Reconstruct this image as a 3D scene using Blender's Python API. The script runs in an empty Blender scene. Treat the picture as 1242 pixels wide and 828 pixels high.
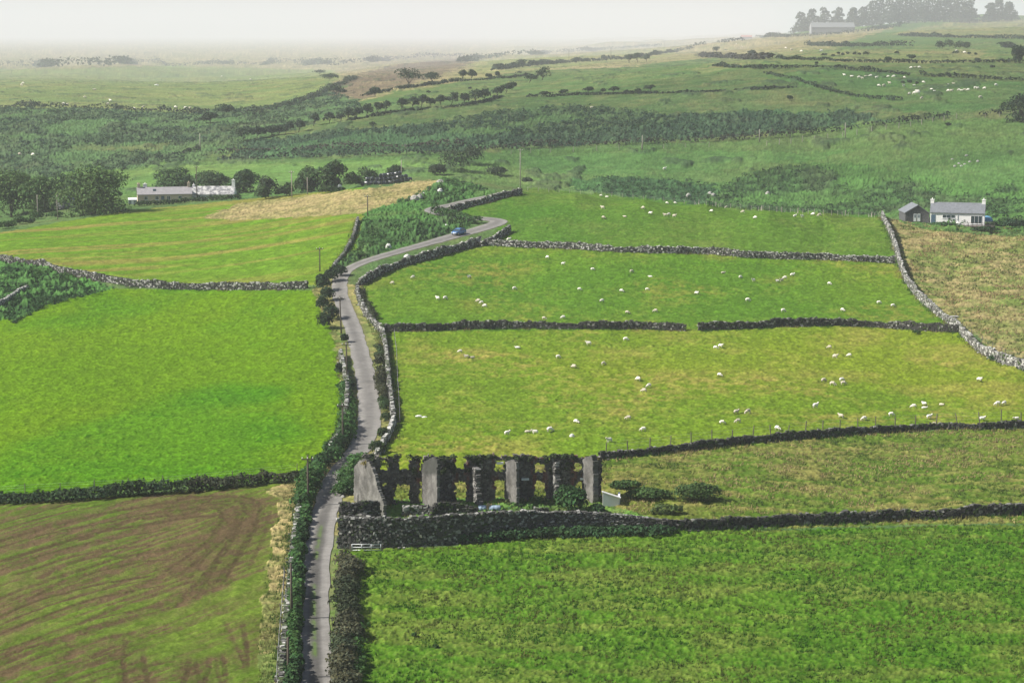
import bpy, math, random
import numpy as np
from math import radians, sin, cos, pi
random.seed(7)
R = np.random.default_rng(11)
S = bpy.context.scene
COL = S.collection
W0, H0, FPX = 1242.0, 828.0, 2415.0      # photo size and focal length in photo pixels
HR = 40.0                                # row of the true horizon
CZ = 62.0                                # camera height
PITCH = math.atan((H0/2-HR)/FPX)
CP, SP = cos(PITCH), sin(PITCH)
QUAL = 1.0

# ------------------------------------------------------------------ noise
_perm = R.random((512, 512)).astype(np.float32)
def vnoise(x, y, seed=0):
    """smooth value noise in 0..1"""
    x = np.asarray(x, np.float64)+seed*37.17; y = np.asarray(y, np.float64)+seed*91.7
    xi = np.floor(x).astype(np.int64); yi = np.floor(y).astype(np.int64)
    fx = (x-xi).astype(np.float32); fy = (y-yi).astype(np.float32)
    fx = fx*fx*(3-2*fx); fy = fy*fy*(3-2*fy)
    x0 = xi & 511; x1 = (xi+1) & 511; y0 = yi & 511; y1 = (yi+1) & 511
    a = _perm[x0, y0]; b = _perm[x1, y0]; c = _perm[x0, y1]; d = _perm[x1, y1]
    return (a+(b-a)*fx)*(1-fy)+(c+(d-c)*fx)*fy
def fbm(x, y, seed=0, oct=4, gain=.5):
    s = 0; n = 0; a = 1.0; ca, sa = cos(.63), sin(.63)
    x = np.asarray(x, np.float64); y = np.asarray(y, np.float64)
    for k in range(oct):
        s = s+a*vnoise(x, y, seed+k*3); n += a; a *= gain
        x, y = (x*ca-y*sa)*2.03, (x*sa+y*ca)*2.03
    return s/n
def sstep(a, b, v):
    t = np.clip((v-a)/(b-a), 0, 1); return t*t*(3-2*t)
def lerp(a, b, t): return a+(b-a)*t

# ------------------------------------------------------------------ photo pixel -> viewing direction
def ray(u, v):
    dx = (np.asarray(u, float)-W0/2)/FPX; dv = (H0/2-np.asarray(v, float))/FPX
    dy = CP+SP*dv; dz = -SP+CP*dv
    return dx/dy, -dz/dy                 # a = x/y, t = drop per metre of distance

# ------------------------------------------------------------------ the land: drop t as a smooth function of bearing a and log distance
CTRL = {
 0:[(900,160),(828,177),(740,199),(605,246),(500,308),(400,386),(340,436),(300,486),(280,522),(272,560),(268,600),(236,680),(200,760),(150,860),(133,1080),(112,1400),(96,1900),(86,2400),(78,3000),(70,3900),(62,5000),(50,7000)],
 140:[(900,160),(828,176),(740,198),(600,246),(500,306),(400,384),(346,430),(300,480),(262,545),(250,580),(246,610),(230,670),(200,750),(150,860),(133,1080),(112,1400),(96,1900),(86,2400),(78,3000),(70,3900),(62,5000),(50,7000)],
 280:[(900,160),(828,176),(740,197),(590,248),(500,303),(400,380),(346,424),(300,472),(260,535),(243,578),(240,600),(226,660),(205,715),(190,760),(150,860),(133,1080),(112,1400),(96,1900),(86,2400),(78,3000),(70,3900),(62,5000),(50,7000)],
 440:[(900,160),(828,175),(740,196),(640,226),(560,262),(500,298),(450,334),(400,373),(345,412),(300,450),(258,500),(232,540),(225,562),(229,600),(212,665),(185,725),(150,810),(120,980),(98,1350),(86,1800),(77,2500),(70,3300),(62,4400),(53,5900),(46,7200)],
 540:[(900,160),(828,175),(640,226),(560,262),(450,333),(400,372),(345,412),(300,452),(262,492),(236,525),(219,548),(226,590),(206,655),(188,700),(150,790),(120,900),(98,1200),(85,1650),(76,2300),(69,3100),(61,4200),(52,5700),(45,7200)],
 620:[(900,160),(828,175),(740,196),(640,226),(560,262),(500,298),(450,333),(400,371),(350,411),(300,452),(262,490),(231,530),(238,580),(214,650),(190,690),(172,725),(140,800),(110,950),(92,1250),(82,1650),(74,2300),(66,3200),(59,4300),(51,5700),(44,7200)],
 700: [(300,450),(262,486),(235.5,517),(251,572),(222,645)],
 855: [(310,440),(262,484),(249.5,496),(267,552),(232,632)],
 1000:[(310,440),(270,476),(260.5,482),(273,535),(246,610),(110,820),(62,1420),(49,1900),(38,2450),(40,3300),(40,5200),(38.5,7500)],
 780:[(900,160),(828,175),(640,226),(500,297),(400,370),(350,408),(300,448),(262,482),(243,506),(260,560),(226,640),(180,700),(140,780),(100,920),(84,1250),(75,1650),(67,2300),(60,3200),(53,4400),(47,6000),(43,7200)],
 930:[(900,160),(828,175),(640,228),(550,266),(500,296),(450,331),(400,369),(310,440),(257,485),(270,540),(240,620),(180,690),(140,760),(100,860),(72,1350),(61,1950),(54,2700),(48,3900),(43,5600),(40,7300)],
 1070:[(900,160),(828,175),(640,228),(520,287),(455,328),(400,371),(310,440),(265,480),(274,530),(250,600),(200,650),(150,720),(120,790),(90,890),(60,1380),(45,1900),(31,2420),(34,3100),(36,4200),(37,7500)],
 1150:[(900,160),(828,175),(640,228),(520,287),(455,328),(385,380),(330,428),(276,473),(270,500),(261,560),(230,610),(200,640),(150,710),(120,770),(90,880),(60,1330),(41,1850),(25,2400),(29,3100),(33,4200),(35,7500)],
 1242:[(900,160),(828,175),(640,228),(514,290),(440,336),(330,428),(282,472),(270,500),(242,580),(200,630),(150,700),(120,760),(90,870),(60,1300),(41,1800),(25,2350),(29,3000),(33,4200),(35,7500)],
}
_pa, _ps, _pt = [], [], []
for u, lst in CTRL.items():
    for row, d in lst:
        d = d if d < 1400 else 1400*(d/1400)**2.0
        a, t = ray(u, row); _pa.append(float(a)); _ps.append(math.log(d)); _pt.append(float(t))
AW = 5.0
_P = np.c_[np.array(_pa)*AW, np.array(_ps)]; _T = np.array(_pt)
def _tps(r2): return r2*np.log(np.maximum(r2, 1e-12))*.5
_n = len(_T)
_K = _tps(((_P[:, None]-_P[None])**2).sum(-1))+np.eye(_n)*2e-5
_Q = np.c_[np.ones(_n), _P]
_A = np.block([[_K, _Q], [_Q.T, np.zeros((3, 3))]])
_sol = np.linalg.solve(_A, np.r_[_T, 0, 0, 0])
GA = np.linspace(-.275, .275, 141); GS = np.linspace(math.log(160), math.log(75000), 1100)
_gp = np.stack(np.meshgrid(GA*AW, GS, indexing='ij'), -1).reshape(-1, 2)
_g = np.empty(len(_gp))
for k in range(0, len(_gp), 20000):
    q = _gp[k:k+20000]
    _g[k:k+20000] = _tps(((q[:, None]-_P[None])**2).sum(-1))@_sol[:_n]+_sol[_n]+q@_sol[_n+1:]
GT = _g.reshape(len(GA), len(GS))
_yy = np.exp(GS)[None]; _xx = GA[:, None]*_yy                     # low swells on the far moor
_am = 42*sstep(1300, 3500, _yy)*(_yy/3500)**.6
GT = GT-_am*(fbm(_xx/420., _yy/700., 5, 3)-.5)/_yy
# the near hill the photograph was taken from: below the frame
def tgrid(a, s):
    a = np.clip(a, GA[0], GA[-1]); s = np.clip(s, GS[0], GS[-1])
    fa = (a-GA[0])/(GA[1]-GA[0]); fs = (s-GS[0])/(GS[1]-GS[0])
    i = np.minimum(fa.astype(int), len(GA)-2); j = np.minimum(fs.astype(int), len(GS)-2)
    fa = fa-i; fs = fs-j
    return (GT[i, j]*(1-fa)+GT[i+1, j]*fa)*(1-fs)+(GT[i, j+1]*(1-fa)+GT[i+1, j+1]*fa)*fs
def zbase(x, y):
    x = np.asarray(x, float); y = np.asarray(y, float); yy = np.maximum(y, 160.)
    z = CZ-yy*tgrid(x/yy, np.log(yy))
    near = y < 160
    if np.any(near):
        z160 = z
        k = np.clip(y/160., 0, 1)
        prof = lerp(60.2, z160, k**.8)
        z = np.where(near, prof, z)
    return z
def px(u, v):
    """photo pixel -> first point of the land under it (x, y, z arrays)"""
    a, t = ray(u, v); a = np.atleast_1d(a); t = np.atleast_1d(t)
    out = np.empty((len(a), 3))
    ss = GS
    for k in range(len(a)):
        tt = tgrid(np.full(len(ss), a[k]), ss)
        hit = np.nonzero(tt <= t[k])[0]
        j = hit[0] if len(hit) else len(ss)-1
        if j == 0: s = ss[0]
        else:
            f = (tt[j-1]-t[k])/max(tt[j-1]-tt[j], 1e-9); s = ss[j-1]+(ss[j]-ss[j-1])*min(max(f, 0), 1)
        y = math.exp(s); out[k] = (a[k]*y, y, 0)
    out[:, 2] = zbase(out[:, 0], out[:, 1])
    return out
def px1(u, v): return px([u], [v])[0]
def proj(x, y, z):
    """world -> photo pixel"""
    q = y*CP-(z-CZ)*SP; r = y*SP+(z-CZ)*CP
    return W0/2+FPX*x/q, H0/2-FPX*r/q
def scale_at(d): return FPX/d            # photo pixels per metre at distance d
def dens(pts, step=6.0):
    """densify a pixel polyline"""
    out = []
    for (a, b), (c, d) in zip(pts[:-1], pts[1:]):
        n = max(1, int(math.hypot(c-a, d-b)/step))
        for k in range(n): out.append((a+(c-a)*k/n, b+(d-b)*k/n))
    out.append(tuple(pts[-1])); return np.array(out)
def spline(pts, n=8):
    """Catmull-Rom through pixel points"""
    p = [np.array(q, float) for q in pts]; p = [2*p[0]-p[1]]+p+[2*p[-1]-p[-2]]; out = []
    for i in range(1, len(p)-2):
        for k in range(n):
            t = k/n
            out.append(.5*((2*p[i])+(-p[i-1]+p[i+1])*t+(2*p[i-1]-5*p[i]+4*p[i+1]-p[i+2])*t*t+(-p[i-1]+3*p[i]-3*p[i+1]+p[i+2])*t**3))
    out.append(p[-2]); return np.array(out)
def wline(pts, step=4.0, n=6):
    """pixel polyline -> world polyline on the land, resampled evenly by length in metres"""
    q = spline(pts, n) if len(pts) > 2 else dens(pts, step)
    return px(q[:, 0], q[:, 1])
def resample(P, step):
    P = np.asarray(P, float); d = np.r_[0, np.cumsum(np.hypot(np.diff(P[:, 0]), np.diff(P[:, 1])))]
    n = max(2, int(d[-1]/step)+1); s = np.linspace(0, d[-1], n)
    x = np.interp(s, d, P[:, 0]); y = np.interp(s, d, P[:, 1])
    tx = np.gradient(x); ty = np.gradient(y); L = np.maximum(np.hypot(tx, ty), 1e-9)
    return np.c_[x, y, zbase(x, y)], np.c_[tx/L, ty/L], s
def inpoly(X, Y, poly):
    poly = np.asarray(poly, float); x0, y0 = poly[:, 0], poly[:, 1]; x1, y1 = np.roll(x0, -1), np.roll(y0, -1)
    ins = np.zeros(X.shape, bool)
    bb = (X >= x0.min()) & (X <= x0.max()) & (Y >= y0.min()) & (Y <= y0.max())
    xs = X[bb]; ys = Y[bb]; r = np.zeros(xs.shape, bool)
    for a, b, c, d in zip(x0, y0, x1, y1):
        if b == d: continue
        r ^= ((b > ys) != (d > ys)) & (xs < (c-a)*(ys-b)/(d-b)+a)
    ins[bb] = r; return ins
def wpoly(pts):
    q = dens(list(pts)+[pts[0]], 8.0); return px(q[:, 0], q[:, 1])[:, :2]
def seg_dist(X, Y, P, lim):
    """distance to a world polyline (inf beyond lim)"""
    D = np.full(X.shape, 1e9)
    P = np.asarray(P)
    for (a, b), (c, d) in zip(P[:-1, :2], P[1:, :2]):
        m = (X > min(a, c)-lim) & (X < max(a, c)+lim) & (Y > min(b, d)-lim) & (Y < max(b, d)+lim)
        if not m.any(): continue
        xs = X[m]; ys = Y[m]; L2 = max((c-a)**2+(d-b)**2, 1e-9)
        t = np.clip(((xs-a)*(c-a)+(ys-b)*(d-b))/L2, 0, 1)
        D[m] = np.minimum(D[m], np.hypot(xs-a-t*(c-a), ys-b-t*(d-b)))
    return D

# ------------------------------------------------------------------ objects
def link(o, parent=None):
    COL.objects.link(o)
    if parent is not None: o.parent = parent
    return o
def tag(o, label=None, cat=None, group=None, kind=None):
    if label: o['label'] = label
    if cat: o['category'] = cat
    if group: o['group'] = group
    if kind: o['kind'] = kind
    return o
def empty(name, loc, rz=0.0, label=None, cat=None, group=None):
    o = bpy.data.objects.new(name, None); o.empty_display_size = .5
    o.location = tuple(loc); o.rotation_euler = (0, 0, rz); link(o)
    return tag(o, label, cat, group)
def npmesh(name, V, F, mats, col=None, mi=None, smooth=False, parent=None):
    """V (n,3), F (m,4) or (m,3) -> one mesh object"""
    me = bpy.data.meshes.new(name); V = np.ascontiguousarray(V, np.float32); F = np.ascontiguousarray(F, np.int32)
    k = F.shape[1]
    me.vertices.add(len(V)); me.vertices.foreach_set('co', V.ravel())
    me.loops.add(F.size); me.loops.foreach_set('vertex_index', F.ravel())
    me.polygons.add(len(F)); me.polygons.foreach_set('loop_start', np.arange(0, F.size, k, dtype=np.int32))
    me.polygons.foreach_set('loop_total', np.full(len(F), k, np.int32))
    if mi is not None: me.polygons.foreach_set('material_index', np.ascontiguousarray(mi, np.int32))
    me.polygons.foreach_set('use_smooth', np.full(len(F), smooth, bool))
    if col is not None:
        at = me.color_attributes.new('Col', 'FLOAT_COLOR', 'POINT')
        c = np.ones((len(V), 4), np.float32); c[:, :3] = col; at.data.foreach_set('color', c.ravel())
    for m in (mats if isinstance(mats, (list, tuple)) else [mats]): me.materials.append(m)
    me.update(calc_edges=True); me.validate()
    o = bpy.data.objects.new(name, me); return link(o, parent)
class MB:
    """collects boxes, tubes, prisms and lofts, then builds ONE mesh object"""
    def __init__(s): s.v = []; s.f = []; s.m = []
    def add(s, v, f, m=0):
        b = len(s.v); s.v += [tuple(map(float, q)) for q in v]; s.f += [tuple(i+b for i in q) for q in f]; s.m += [m]*len(f)
    def box(s, lo, hi, m=0, rz=0.0, org=(0, 0, 0)):
        c, n = cos(rz), sin(rz); v = []
        for z in (lo[2], hi[2]):
            for x, y in ((lo[0], lo[1]), (hi[0], lo[1]), (hi[0], hi[1]), (lo[0], hi[1])):
                v.append((org[0]+x*c-y*n, org[1]+x*n+y*c, org[2]+z))
        s.add(v, [(3, 2, 1, 0), (4, 5, 6, 7), (0, 1, 5, 4), (1, 2, 6, 5), (2, 3, 7, 6), (3, 0, 4, 7)], m)
    def tube(s, P, r, n=6, m=0, cap=True):
        P = [np.array(p, float) for p in P]; rr = r if hasattr(r, '__len__') else [r]*len(P); v = []; f = []
        for i, p in enumerate(P):
            d = P[min(i+1, len(P)-1)]-P[max(i-1, 0)]; d /= max(np.linalg.norm(d), 1e-9)
            a = np.cross(d, (0, 0, 1.) if abs(d[2]) < .9 else (1., 0, 0)); a /= np.linalg.norm(a); b = np.cross(d, a)
            for k in range(n): t = 2*pi*k/n; v.append(p+rr[i]*(cos(t)*a+sin(t)*b))
        for i in range(len(P)-1):
            for k in range(n): f.append((i*n+k, i*n+(k+1) % n, (i+1)*n+(k+1) % n, (i+1)*n+k))
        if cap: f.append(tuple(range(n))[::-1]); f.append(tuple(range((len(P)-1)*n, len(P)*n)))
        s.add(v, f, m)
    def loft(s, rings, m=0, cap=True):
        n = len(rings[0]); v = [p for r in rings for p in r]; f = []
        for i in range(len(rings)-1):
            for k in range(n): f.append((i*n+k, i*n+(k+1) % n, (i+1)*n+(k+1) % n, (i+1)*n+k))
        if cap: f.append(tuple(range(n))[::-1]); f.append(tuple(range((len(rings)-1)*n, len(rings)*n)))
        s.add(v, f, m)
    def build(s, name, mats, parent=None, smooth=False):
        me = bpy.data.meshes.new(name); me.from_pydata(s.v, [], s.f)
        for m in (mats if isinstance(mats, (list, tuple)) else [mats]): me.materials.append(m)
        for p, m in zip(me.polygons, s.m): p.material_index = m; p.use_smooth = smooth
        me.update(); return link(bpy.data.objects.new(name, me), parent)
def copy_tree(o, parent=None):
    c = o.copy(); COL.objects.link(c)
    if parent is not None: c.parent = parent
    for ch in [k for k in o.children]: copy_tree(ch, c)
    return c

# ------------------------------------------------------------------ materials
def mat(name, base=(.5, .5, .5), rough=.9, spec=.2, vcol=False, noise=None, bump=None, metal=0.0, transl=0.0):
    """Principled; vcol multiplies by the mesh's own colours; noise = (scale, amount); bump = (scale, strength, distance)"""
    m = bpy.data.materials.new(name); m.use_nodes = True; nt = m.node_tree; N = nt.nodes; L = nt.links
    b = N['Principled BSDF']; b.inputs['Roughness'].default_value = rough; b.inputs['Specular IOR Level'].default_value = spec
    b.inputs['Metallic'].default_value = metal; b.inputs['Base Color'].default_value = (*base, 1)
    src = None
    if vcol:
        a = N.new('ShaderNodeAttribute'); a.attribute_name = 'Col'; src = a.outputs['Color']
    if noise or bump:
        tc = N.new('ShaderNodeTexCoord')
    if noise:
        n = N.new('ShaderNodeTexNoise'); n.inputs['Scale'].default_value = noise[0]; n.inputs['Detail'].default_value = 5
        n.inputs['Roughness'].default_value = .65
        L.new(tc.outputs['Object'], n.inputs['Vector'])
        mr = N.new('ShaderNodeMapRange'); mr.inputs['From Min'].default_value = .3; mr.inputs['From Max'].default_value = .7
        mr.inputs['To Min'].default_value = 1-noise[1]; mr.inputs['To Max'].default_value = 1+noise[1]
        L.new(n.outputs['Fac'], mr.inputs['Value'])
        mx = N.new('ShaderNodeVectorMath'); mx.operation = 'SCALE'
        if src is None:
            rgb = N.new('ShaderNodeRGB'); rgb.outputs[0].default_value = (*base, 1); src = rgb.outputs[0]
        L.new(src, mx.inputs[0]); L.new(mr.outputs['Result'], mx.inputs['Scale']); src = mx.outputs['Vector']
    if src is not None: L.new(src, b.inputs['Base Color'])
    if bump:
        n2 = N.new('ShaderNodeTexNoise'); n2.inputs['Scale'].default_value = bump[0]; n2.inputs['Detail'].default_value = 4
        L.new(tc.outputs['Object'], n2.inputs['Vector'])
        bm = N.new('ShaderNodeBump'); bm.inputs['Strength'].default_value = bump[1]; bm.inputs['Distance'].default_value = bump[2]
        L.new(n2.outputs['Fac'], bm.inputs['Height']); L.new(bm.outputs['Normal'], b.inputs['Normal'])
    if transl:
        t = N.new('ShaderNodeBsdfTranslucent'); mixs = N.new('ShaderNodeMixShader'); mixs.inputs[0].default_value = transl
        if src is not None: L.new(src, t.inputs['Color'])
        else: t.inputs['Color'].default_value = (*base, 1)
        L.new(b.outputs[0], mixs.inputs[1]); L.new(t.outputs[0], mixs.inputs[2])
        L.new(mixs.outputs[0], N['Material Output'].inputs['Surface'])
    return m
M = dict(
 ground=mat('grassland', rough=1, spec=.02, vcol=True, noise=(3.2, .3)),
 road=mat('worn_asphalt', rough=.95, spec=.15, vcol=True, noise=(1.3, .18)),
 stone=mat('lichened_stone', rough=.95, spec=.1, vcol=True, noise=(5., .3)),
 leaf=mat('leaves', rough=.75, spec=.15, vcol=True, transl=.25),
 grassblade=mat('long_grass', rough=.9, spec=.08, vcol=True, transl=.25),
 bark=mat('bark', (.07, .055, .042), noise=(3., .3)),
 pole=mat('weathered_timber', (.085, .07, .055), noise=(2., .3)),
 palepole=mat('pale_timber', (.3, .27, .23), noise=(2., .2)),
 post=mat('fence_timber', (.12, .1, .085), noise=(3., .3)),
 wire=mat('galvanised_wire', (.35, .36, .37), rough=.5, metal=.6),
 iron=mat('dark_iron', (.05, .05, .055), rough=.5),
 render=mat('weathered_render', (.26, .245, .22), vcol=True, noise=(1.2, .28), bump=(6., .4, .05)),
 rubble=mat('rubble_masonry', vcol=True, noise=(3.5, .35), bump=(5., .6, .08)),
 white=mat('white_render', (.80, .78, .75), rough=.8, noise=(.8, .06)),
 slate=mat('slate_roof', (.16, .17, .185), rough=.65, spec=.3, noise=(1.6, .22)),
 oldslate=mat('patched_slate', (.3, .29, .29), rough=.8, vcol=True, noise=(1.5, .25)),
 buff=mat('buff_render', (.58, .47, .36), noise=(1., .15)),
 darkstone=mat('dark_house_stone', (.085, .087, .09), noise=(2.5, .4), bump=(3., .5, .08)),
 glass=mat('window_glass', (.03, .05, .06), rough=.08, spec=.8),
 framewhite=mat('white_paint', (.8, .8, .79), rough=.5),
 doorblue=mat('blue_door_paint', (.07, .12, .17), rough=.5),
 wool=mat('sheep_wool', (.82, .77, .68), rough=1, spec=.02, noise=(7., .12), bump=(14., .8, .04)),
 grubbywool=mat('grubby_wool', (.56, .5, .40), rough=1, spec=.02, noise=(7., .15), bump=(14., .8, .04)),
 sheepface=mat('sheep_face', (.5, .45, .38), rough=.9),
 sheepdark=mat('sheep_black_face', (.04, .035, .03), rough=.9),
 carpaint=mat('blue_car_paint', (.07, .17, .36), rough=.25, spec=.6),
 tyre=mat('tyre_rubber', (.015, .015, .016), rough=.8),
 rim=mat('alloy_rim', (.5, .5, .52), rough=.3, metal=.8),
 lamp=mat('headlamp_lens', (.75, .77, .8), rough=.1, spec=.8),
 redlamp=mat('tail_lamp', (.35, .02, .02), rough=.2),
 plate=mat('plate_yellow_white', (.75, .74, .68), rough=.5),
 bale=mat('black_bale_wrap', (.03, .034, .04), rough=.28, spec=.6, bump=(5., .5, .06)),
 tarp=mat('grey_tarpaulin', (.25, .28, .3), rough=.5, noise=(1., .2)),
 barrel=mat('pale_blue_plastic', (.28, .36, .45), rough=.45),
 galv=mat('galvanised_steel', (.55, .57, .58), rough=.45, metal=.4),
 concrete=mat('trough_concrete', (.34, .33, .31), noise=(3., .2)),
 redroof=mat('faded_red_roof', (.42, .2, .17), noise=(1., .2)),
 paleroof=mat('pale_sheet_roof', (.2, .21, .21), rough=.6, noise=(.5, .1)),
 dome=mat('blue_cover', (.12, .28, .42), rough=.5),
 dirt=mat('bare_earth', (.14, .1, .07), noise=(2., .3)),
)
# ------------------------------------------------------------------ road course (pixel centre line) and field outlines (pixels -> world polygons)
ROADPX = [(381,880),(383,828),(382,780),(381,730),(383,685),(389,645),(399,603),(413,572),(434,546),(446,520),(448,490),(444,460),(437,430),(430,405),(421,380),(413,358),(412,342),(420,328),(443,317),(480,306),(520,295),(552,286),(582,278)]
_r1 = wline(ROADPX, n=8)
_hair = px([600,606,598,585,570,550,530,522,528,545,570,600,622],[272,268,266,265.5,264.5,262,258.5,256,252.5,249,243,236.5,232])
ROAD = np.r_[_r1, _hair]
ROADP, ROADT, ROADS = resample(ROAD, .8)
# smooth the resampled course a little
for _ in range(3):
    ROADP[1:-1, :2] = (ROADP[:-2, :2]+2*ROADP[1:-1, :2]+ROADP[2:, :2])/4
ROADP, ROADT, ROADS = resample(ROADP, .8)
def road_half(x, y):
    d = y; return np.interp(d, [160, 230, 300, 400, 455, 470, 500, 540], [1.55, 1.6, 1.7, 1.6, 1.6, 2.3, 1.9, 1.5])

FIELDS = []   # name, polygon, base colour, alternative colour, dry colour, dry amount, tussock height, tussock size, special
def field(name, pts, base, alt, dry, dryamt, amp, size, special=None):
    FIELDS.append((name, wpoly(pts), np.array(base), np.array(alt), np.array(dry), dryamt, amp, size, special))
G = 1.0
STRAW = (.30, .24, .10)
# --- far country first, nearer fields later (later wins)
field('moor', [(-480,85),(-480,45),(300,40),(620,45),(900,40),(1000,42),(1000,70),(760,82),(640,86),(480,112),(420,110),(400,92),(0,84)], (.17,.17,.075), (.22,.19,.10), (.33,.27,.15), .5, .5, 14., 'far')
field('farhill', [(400,150),(440,128),(560,100),(640,88),(760,82),(900,60),(1000,56),(1750,40),(1750,150),(1160,145),(1040,150),(900,168),(720,178),(560,186),(270,196),(300,170)], (.07,.13,.04), (.085,.14,.045), (.17,.165,.065), .42, .3, 5., 'far')
field('heather', [(400,112),(430,92),(470,80),(560,70),(570,78),(540,90),(480,112),(430,122)], (.115,.09,.06), (.14,.11,.07), (.2,.165,.09), .5, .5, 6., 'far')
field('tanstrip', [(420,128),(480,112),(560,99),(640,86),(760,79),(900,68),(1010,60),(1010,55),(900,60),(760,74),(640,80),(560,90),(480,107)], (.2,.19,.08), (.16,.17,.07), (.33,.27,.13), .5, .25, 6., 'far')
field('palefield', [(560,96),(580,72),(700,66),(820,58),(820,68),(700,80),(600,92)], (.15,.19,.06), (.2,.2,.08), (.3,.26,.12), .5, .2, 8., 'far')
field('farright', [(840,92),(870,72),(990,60),(1190,60),(1200,74),(1120,78),(940,74)], (.12,.16,.055), (.16,.17,.07), (.26,.22,.1), .4, .2, 6., 'far')
field('farright', [(880,48),(1090,32),(1010,56),(870,66)], (.19,.17,.075), (.15,.16,.06), (.3,.24,.13), .6, .2, 6., 'far')
field('farright', [(1085,42),(1130,30),(1190,24),(1750,22),(1750,48),(1150,46)], (.12,.15,.05), (.16,.16,.06), (.26,.22,.1), .4, .2, 6., 'far')
field('farsheep', [(930,92),(1000,84),(1110,92),(1245,100),(1245,122),(1160,140),(1080,132),(1000,112)], (.065,.14,.038), (.08,.15,.042), (.14,.15,.06), .3, .2, 5., 'far')
field('farleft', [(-480,86),(60,84),(180,80),(300,82),(405,86),(412,92),(384,118),(350,126),(270,134),(220,138),(120,132),(-480,131)], (.12,.175,.05), (.15,.19,.055), (.22,.2,.08), .4, .15, 12., 'far')
field('leftscrub', [(-480,132),(120,133),(220,139),(260,134),(330,128),(400,112),(430,122),(440,132),(330,165),(270,185),(210,205),(100,215),(-480,225)], (.046,.085,.042), (.06,.10,.044), (.11,.12,.055), .35, 1.0, 3.2, 'scrub')
field('leftpatch', [(110,176),(160,176),(215,172),(190,182),(60,184)], (.08,.13,.045), (.10,.14,.05), (.16,.15,.06), .4, .4, 3., 'far')
field('gorseband', [(300,172),(420,158),(560,150),(640,142),(720,146),(830,140),(930,135),(1030,136),(1080,148),(960,162),(800,170),(700,176),(560,182),(270,195)], (.036,.074,.042), (.05,.09,.045), (.08,.11,.05), .3, 1.1, 2.8, 'scrub')
field('midscrub', [(520,150),(600,136),(700,128),(800,138),(820,150),(700,160),(560,165)], (.042,.08,.038), (.06,.10,.04), (.10,.12,.05), .3, 1.0, 2.8, 'scrub')
field('valley', [(-480,240),(100,212),(200,198),(280,196),(400,193),(560,186),(720,176),(900,170),(1040,150),(1160,144),(1750,140),(1750,285),(1140,272),(1070,262),(900,256),(640,228),(500,214),(440,226),(280,242),(100,250)], (.07,.145,.038), (.088,.16,.042), (.14,.17,.06), .3, .3, 2.5, 'far')
field('valleystrip', [(60,212),(200,203),(290,200),(420,196),(530,192),(500,206),(400,218),(150,228)], (.10,.19,.045), (.12,.2,.05), (.16,.19,.06), .25, .15, 4., 'far')
field('valleybright', [(640,190),(780,184),(1030,183),(1000,192),(880,206),(760,212),(640,210)], (.075,.165,.042), (.085,.18,.045), (.13,.17,.055), .25, .2, 3., 'far')
field('hillscrub', [(860,252),(880,222),(930,205),(1000,198),(1060,200),(1130,215),(1180,225),(1242,215),(1750,235),(1750,290),(1190,276),(1140,272),(1060,262)], (.042,.092,.030), (.055,.115,.034), (.085,.13,.04), .3, .7, 2.6, 'scrub')
field('hillscrub', [(690,222),(740,214),(820,218),(870,226),(860,250),(780,240),(700,232)], (.034,.085,.034), (.045,.10,.036), (.065,.12,.042), .3, .6, 2.6, 'scrub')
# --- left of the road
field('upperleft', [(-480,318),(-480,285),(0,282),(160,255),(285,243),(440,228),(445,258),(435,300),(400,332),(385,346),(300,350),(180,349),(110,340),(40,322)], (.10,.195,.012), (.125,.185,.016), (.215,.185,.045), .4, .1, 2.2, 'mown')
field('upperlefthay', [(246,264),(292,246),(440,230),(520,218),(560,224),(500,240),(438,259),(350,264),(280,268)], (.19,.18,.065), (.13,.165,.045), (.32,.25,.12), .6, .35, 1.8, 'hay')
field('roadscrub', [(441,259),(500,240),(545,216),(600,234),(560,248),(522,257),(560,264),(576,270),(552,286),(480,305),(440,315),(415,330),(405,338),(402,330),(432,303)], (.035,.085,.028), (.05,.11,.032), (.12,.15,.05), .3, 1.0, 2.4, 'scrub')
field('leftrough', [(-480,318),(0,312),(40,320),(110,340),(140,352),(60,372),(20,392),(-480,410)], (.035,.09,.028), (.055,.13,.032), (.14,.15,.06), .3, .9, 2.2, 'scrub')
field('leftbright', [(-480,410),(20,388),(60,368),(140,350),(300,352),(378,352),(398,390),(408,430),(416,500),(404,548),(372,578),(250,587),(100,598),(-480,606)], (.05,.155,.004), (.072,.175,.005), (.11,.16,.01), .22, .14, .95, 'lush')
field('plough', [(-480,618),(60,606),(250,594),(360,584),(352,604),(342,640),(331,700),(325,760),(323,828),(320,900),(-480,900)], (.085,.155,.014), (.11,.175,.018), (.15,.12,.05), .35, .10, 1.0, 'plough')
field('leftverge', [(375,584),(392,560),(410,560),(400,600),(384,650),(374,700),(372,828),(372,900),(308,900),(311,828),(315,760),(322,700),(333,640),(342,604),(318,594),(362,583)], (.10,.15,.035), (.15,.16,.05), (.36,.28,.13), .6, .16, 1.1, 'verge')
field('leftverge', [(378,352),(412,330),(412,350),(428,400),(440,440),(444,490),(436,530),(405,560),(404,548),(416,500),(408,430),(398,390)], (.10,.16,.035), (.15,.17,.05), (.32,.25,.11), .5, .15, 1.1, 'verge')
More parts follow.
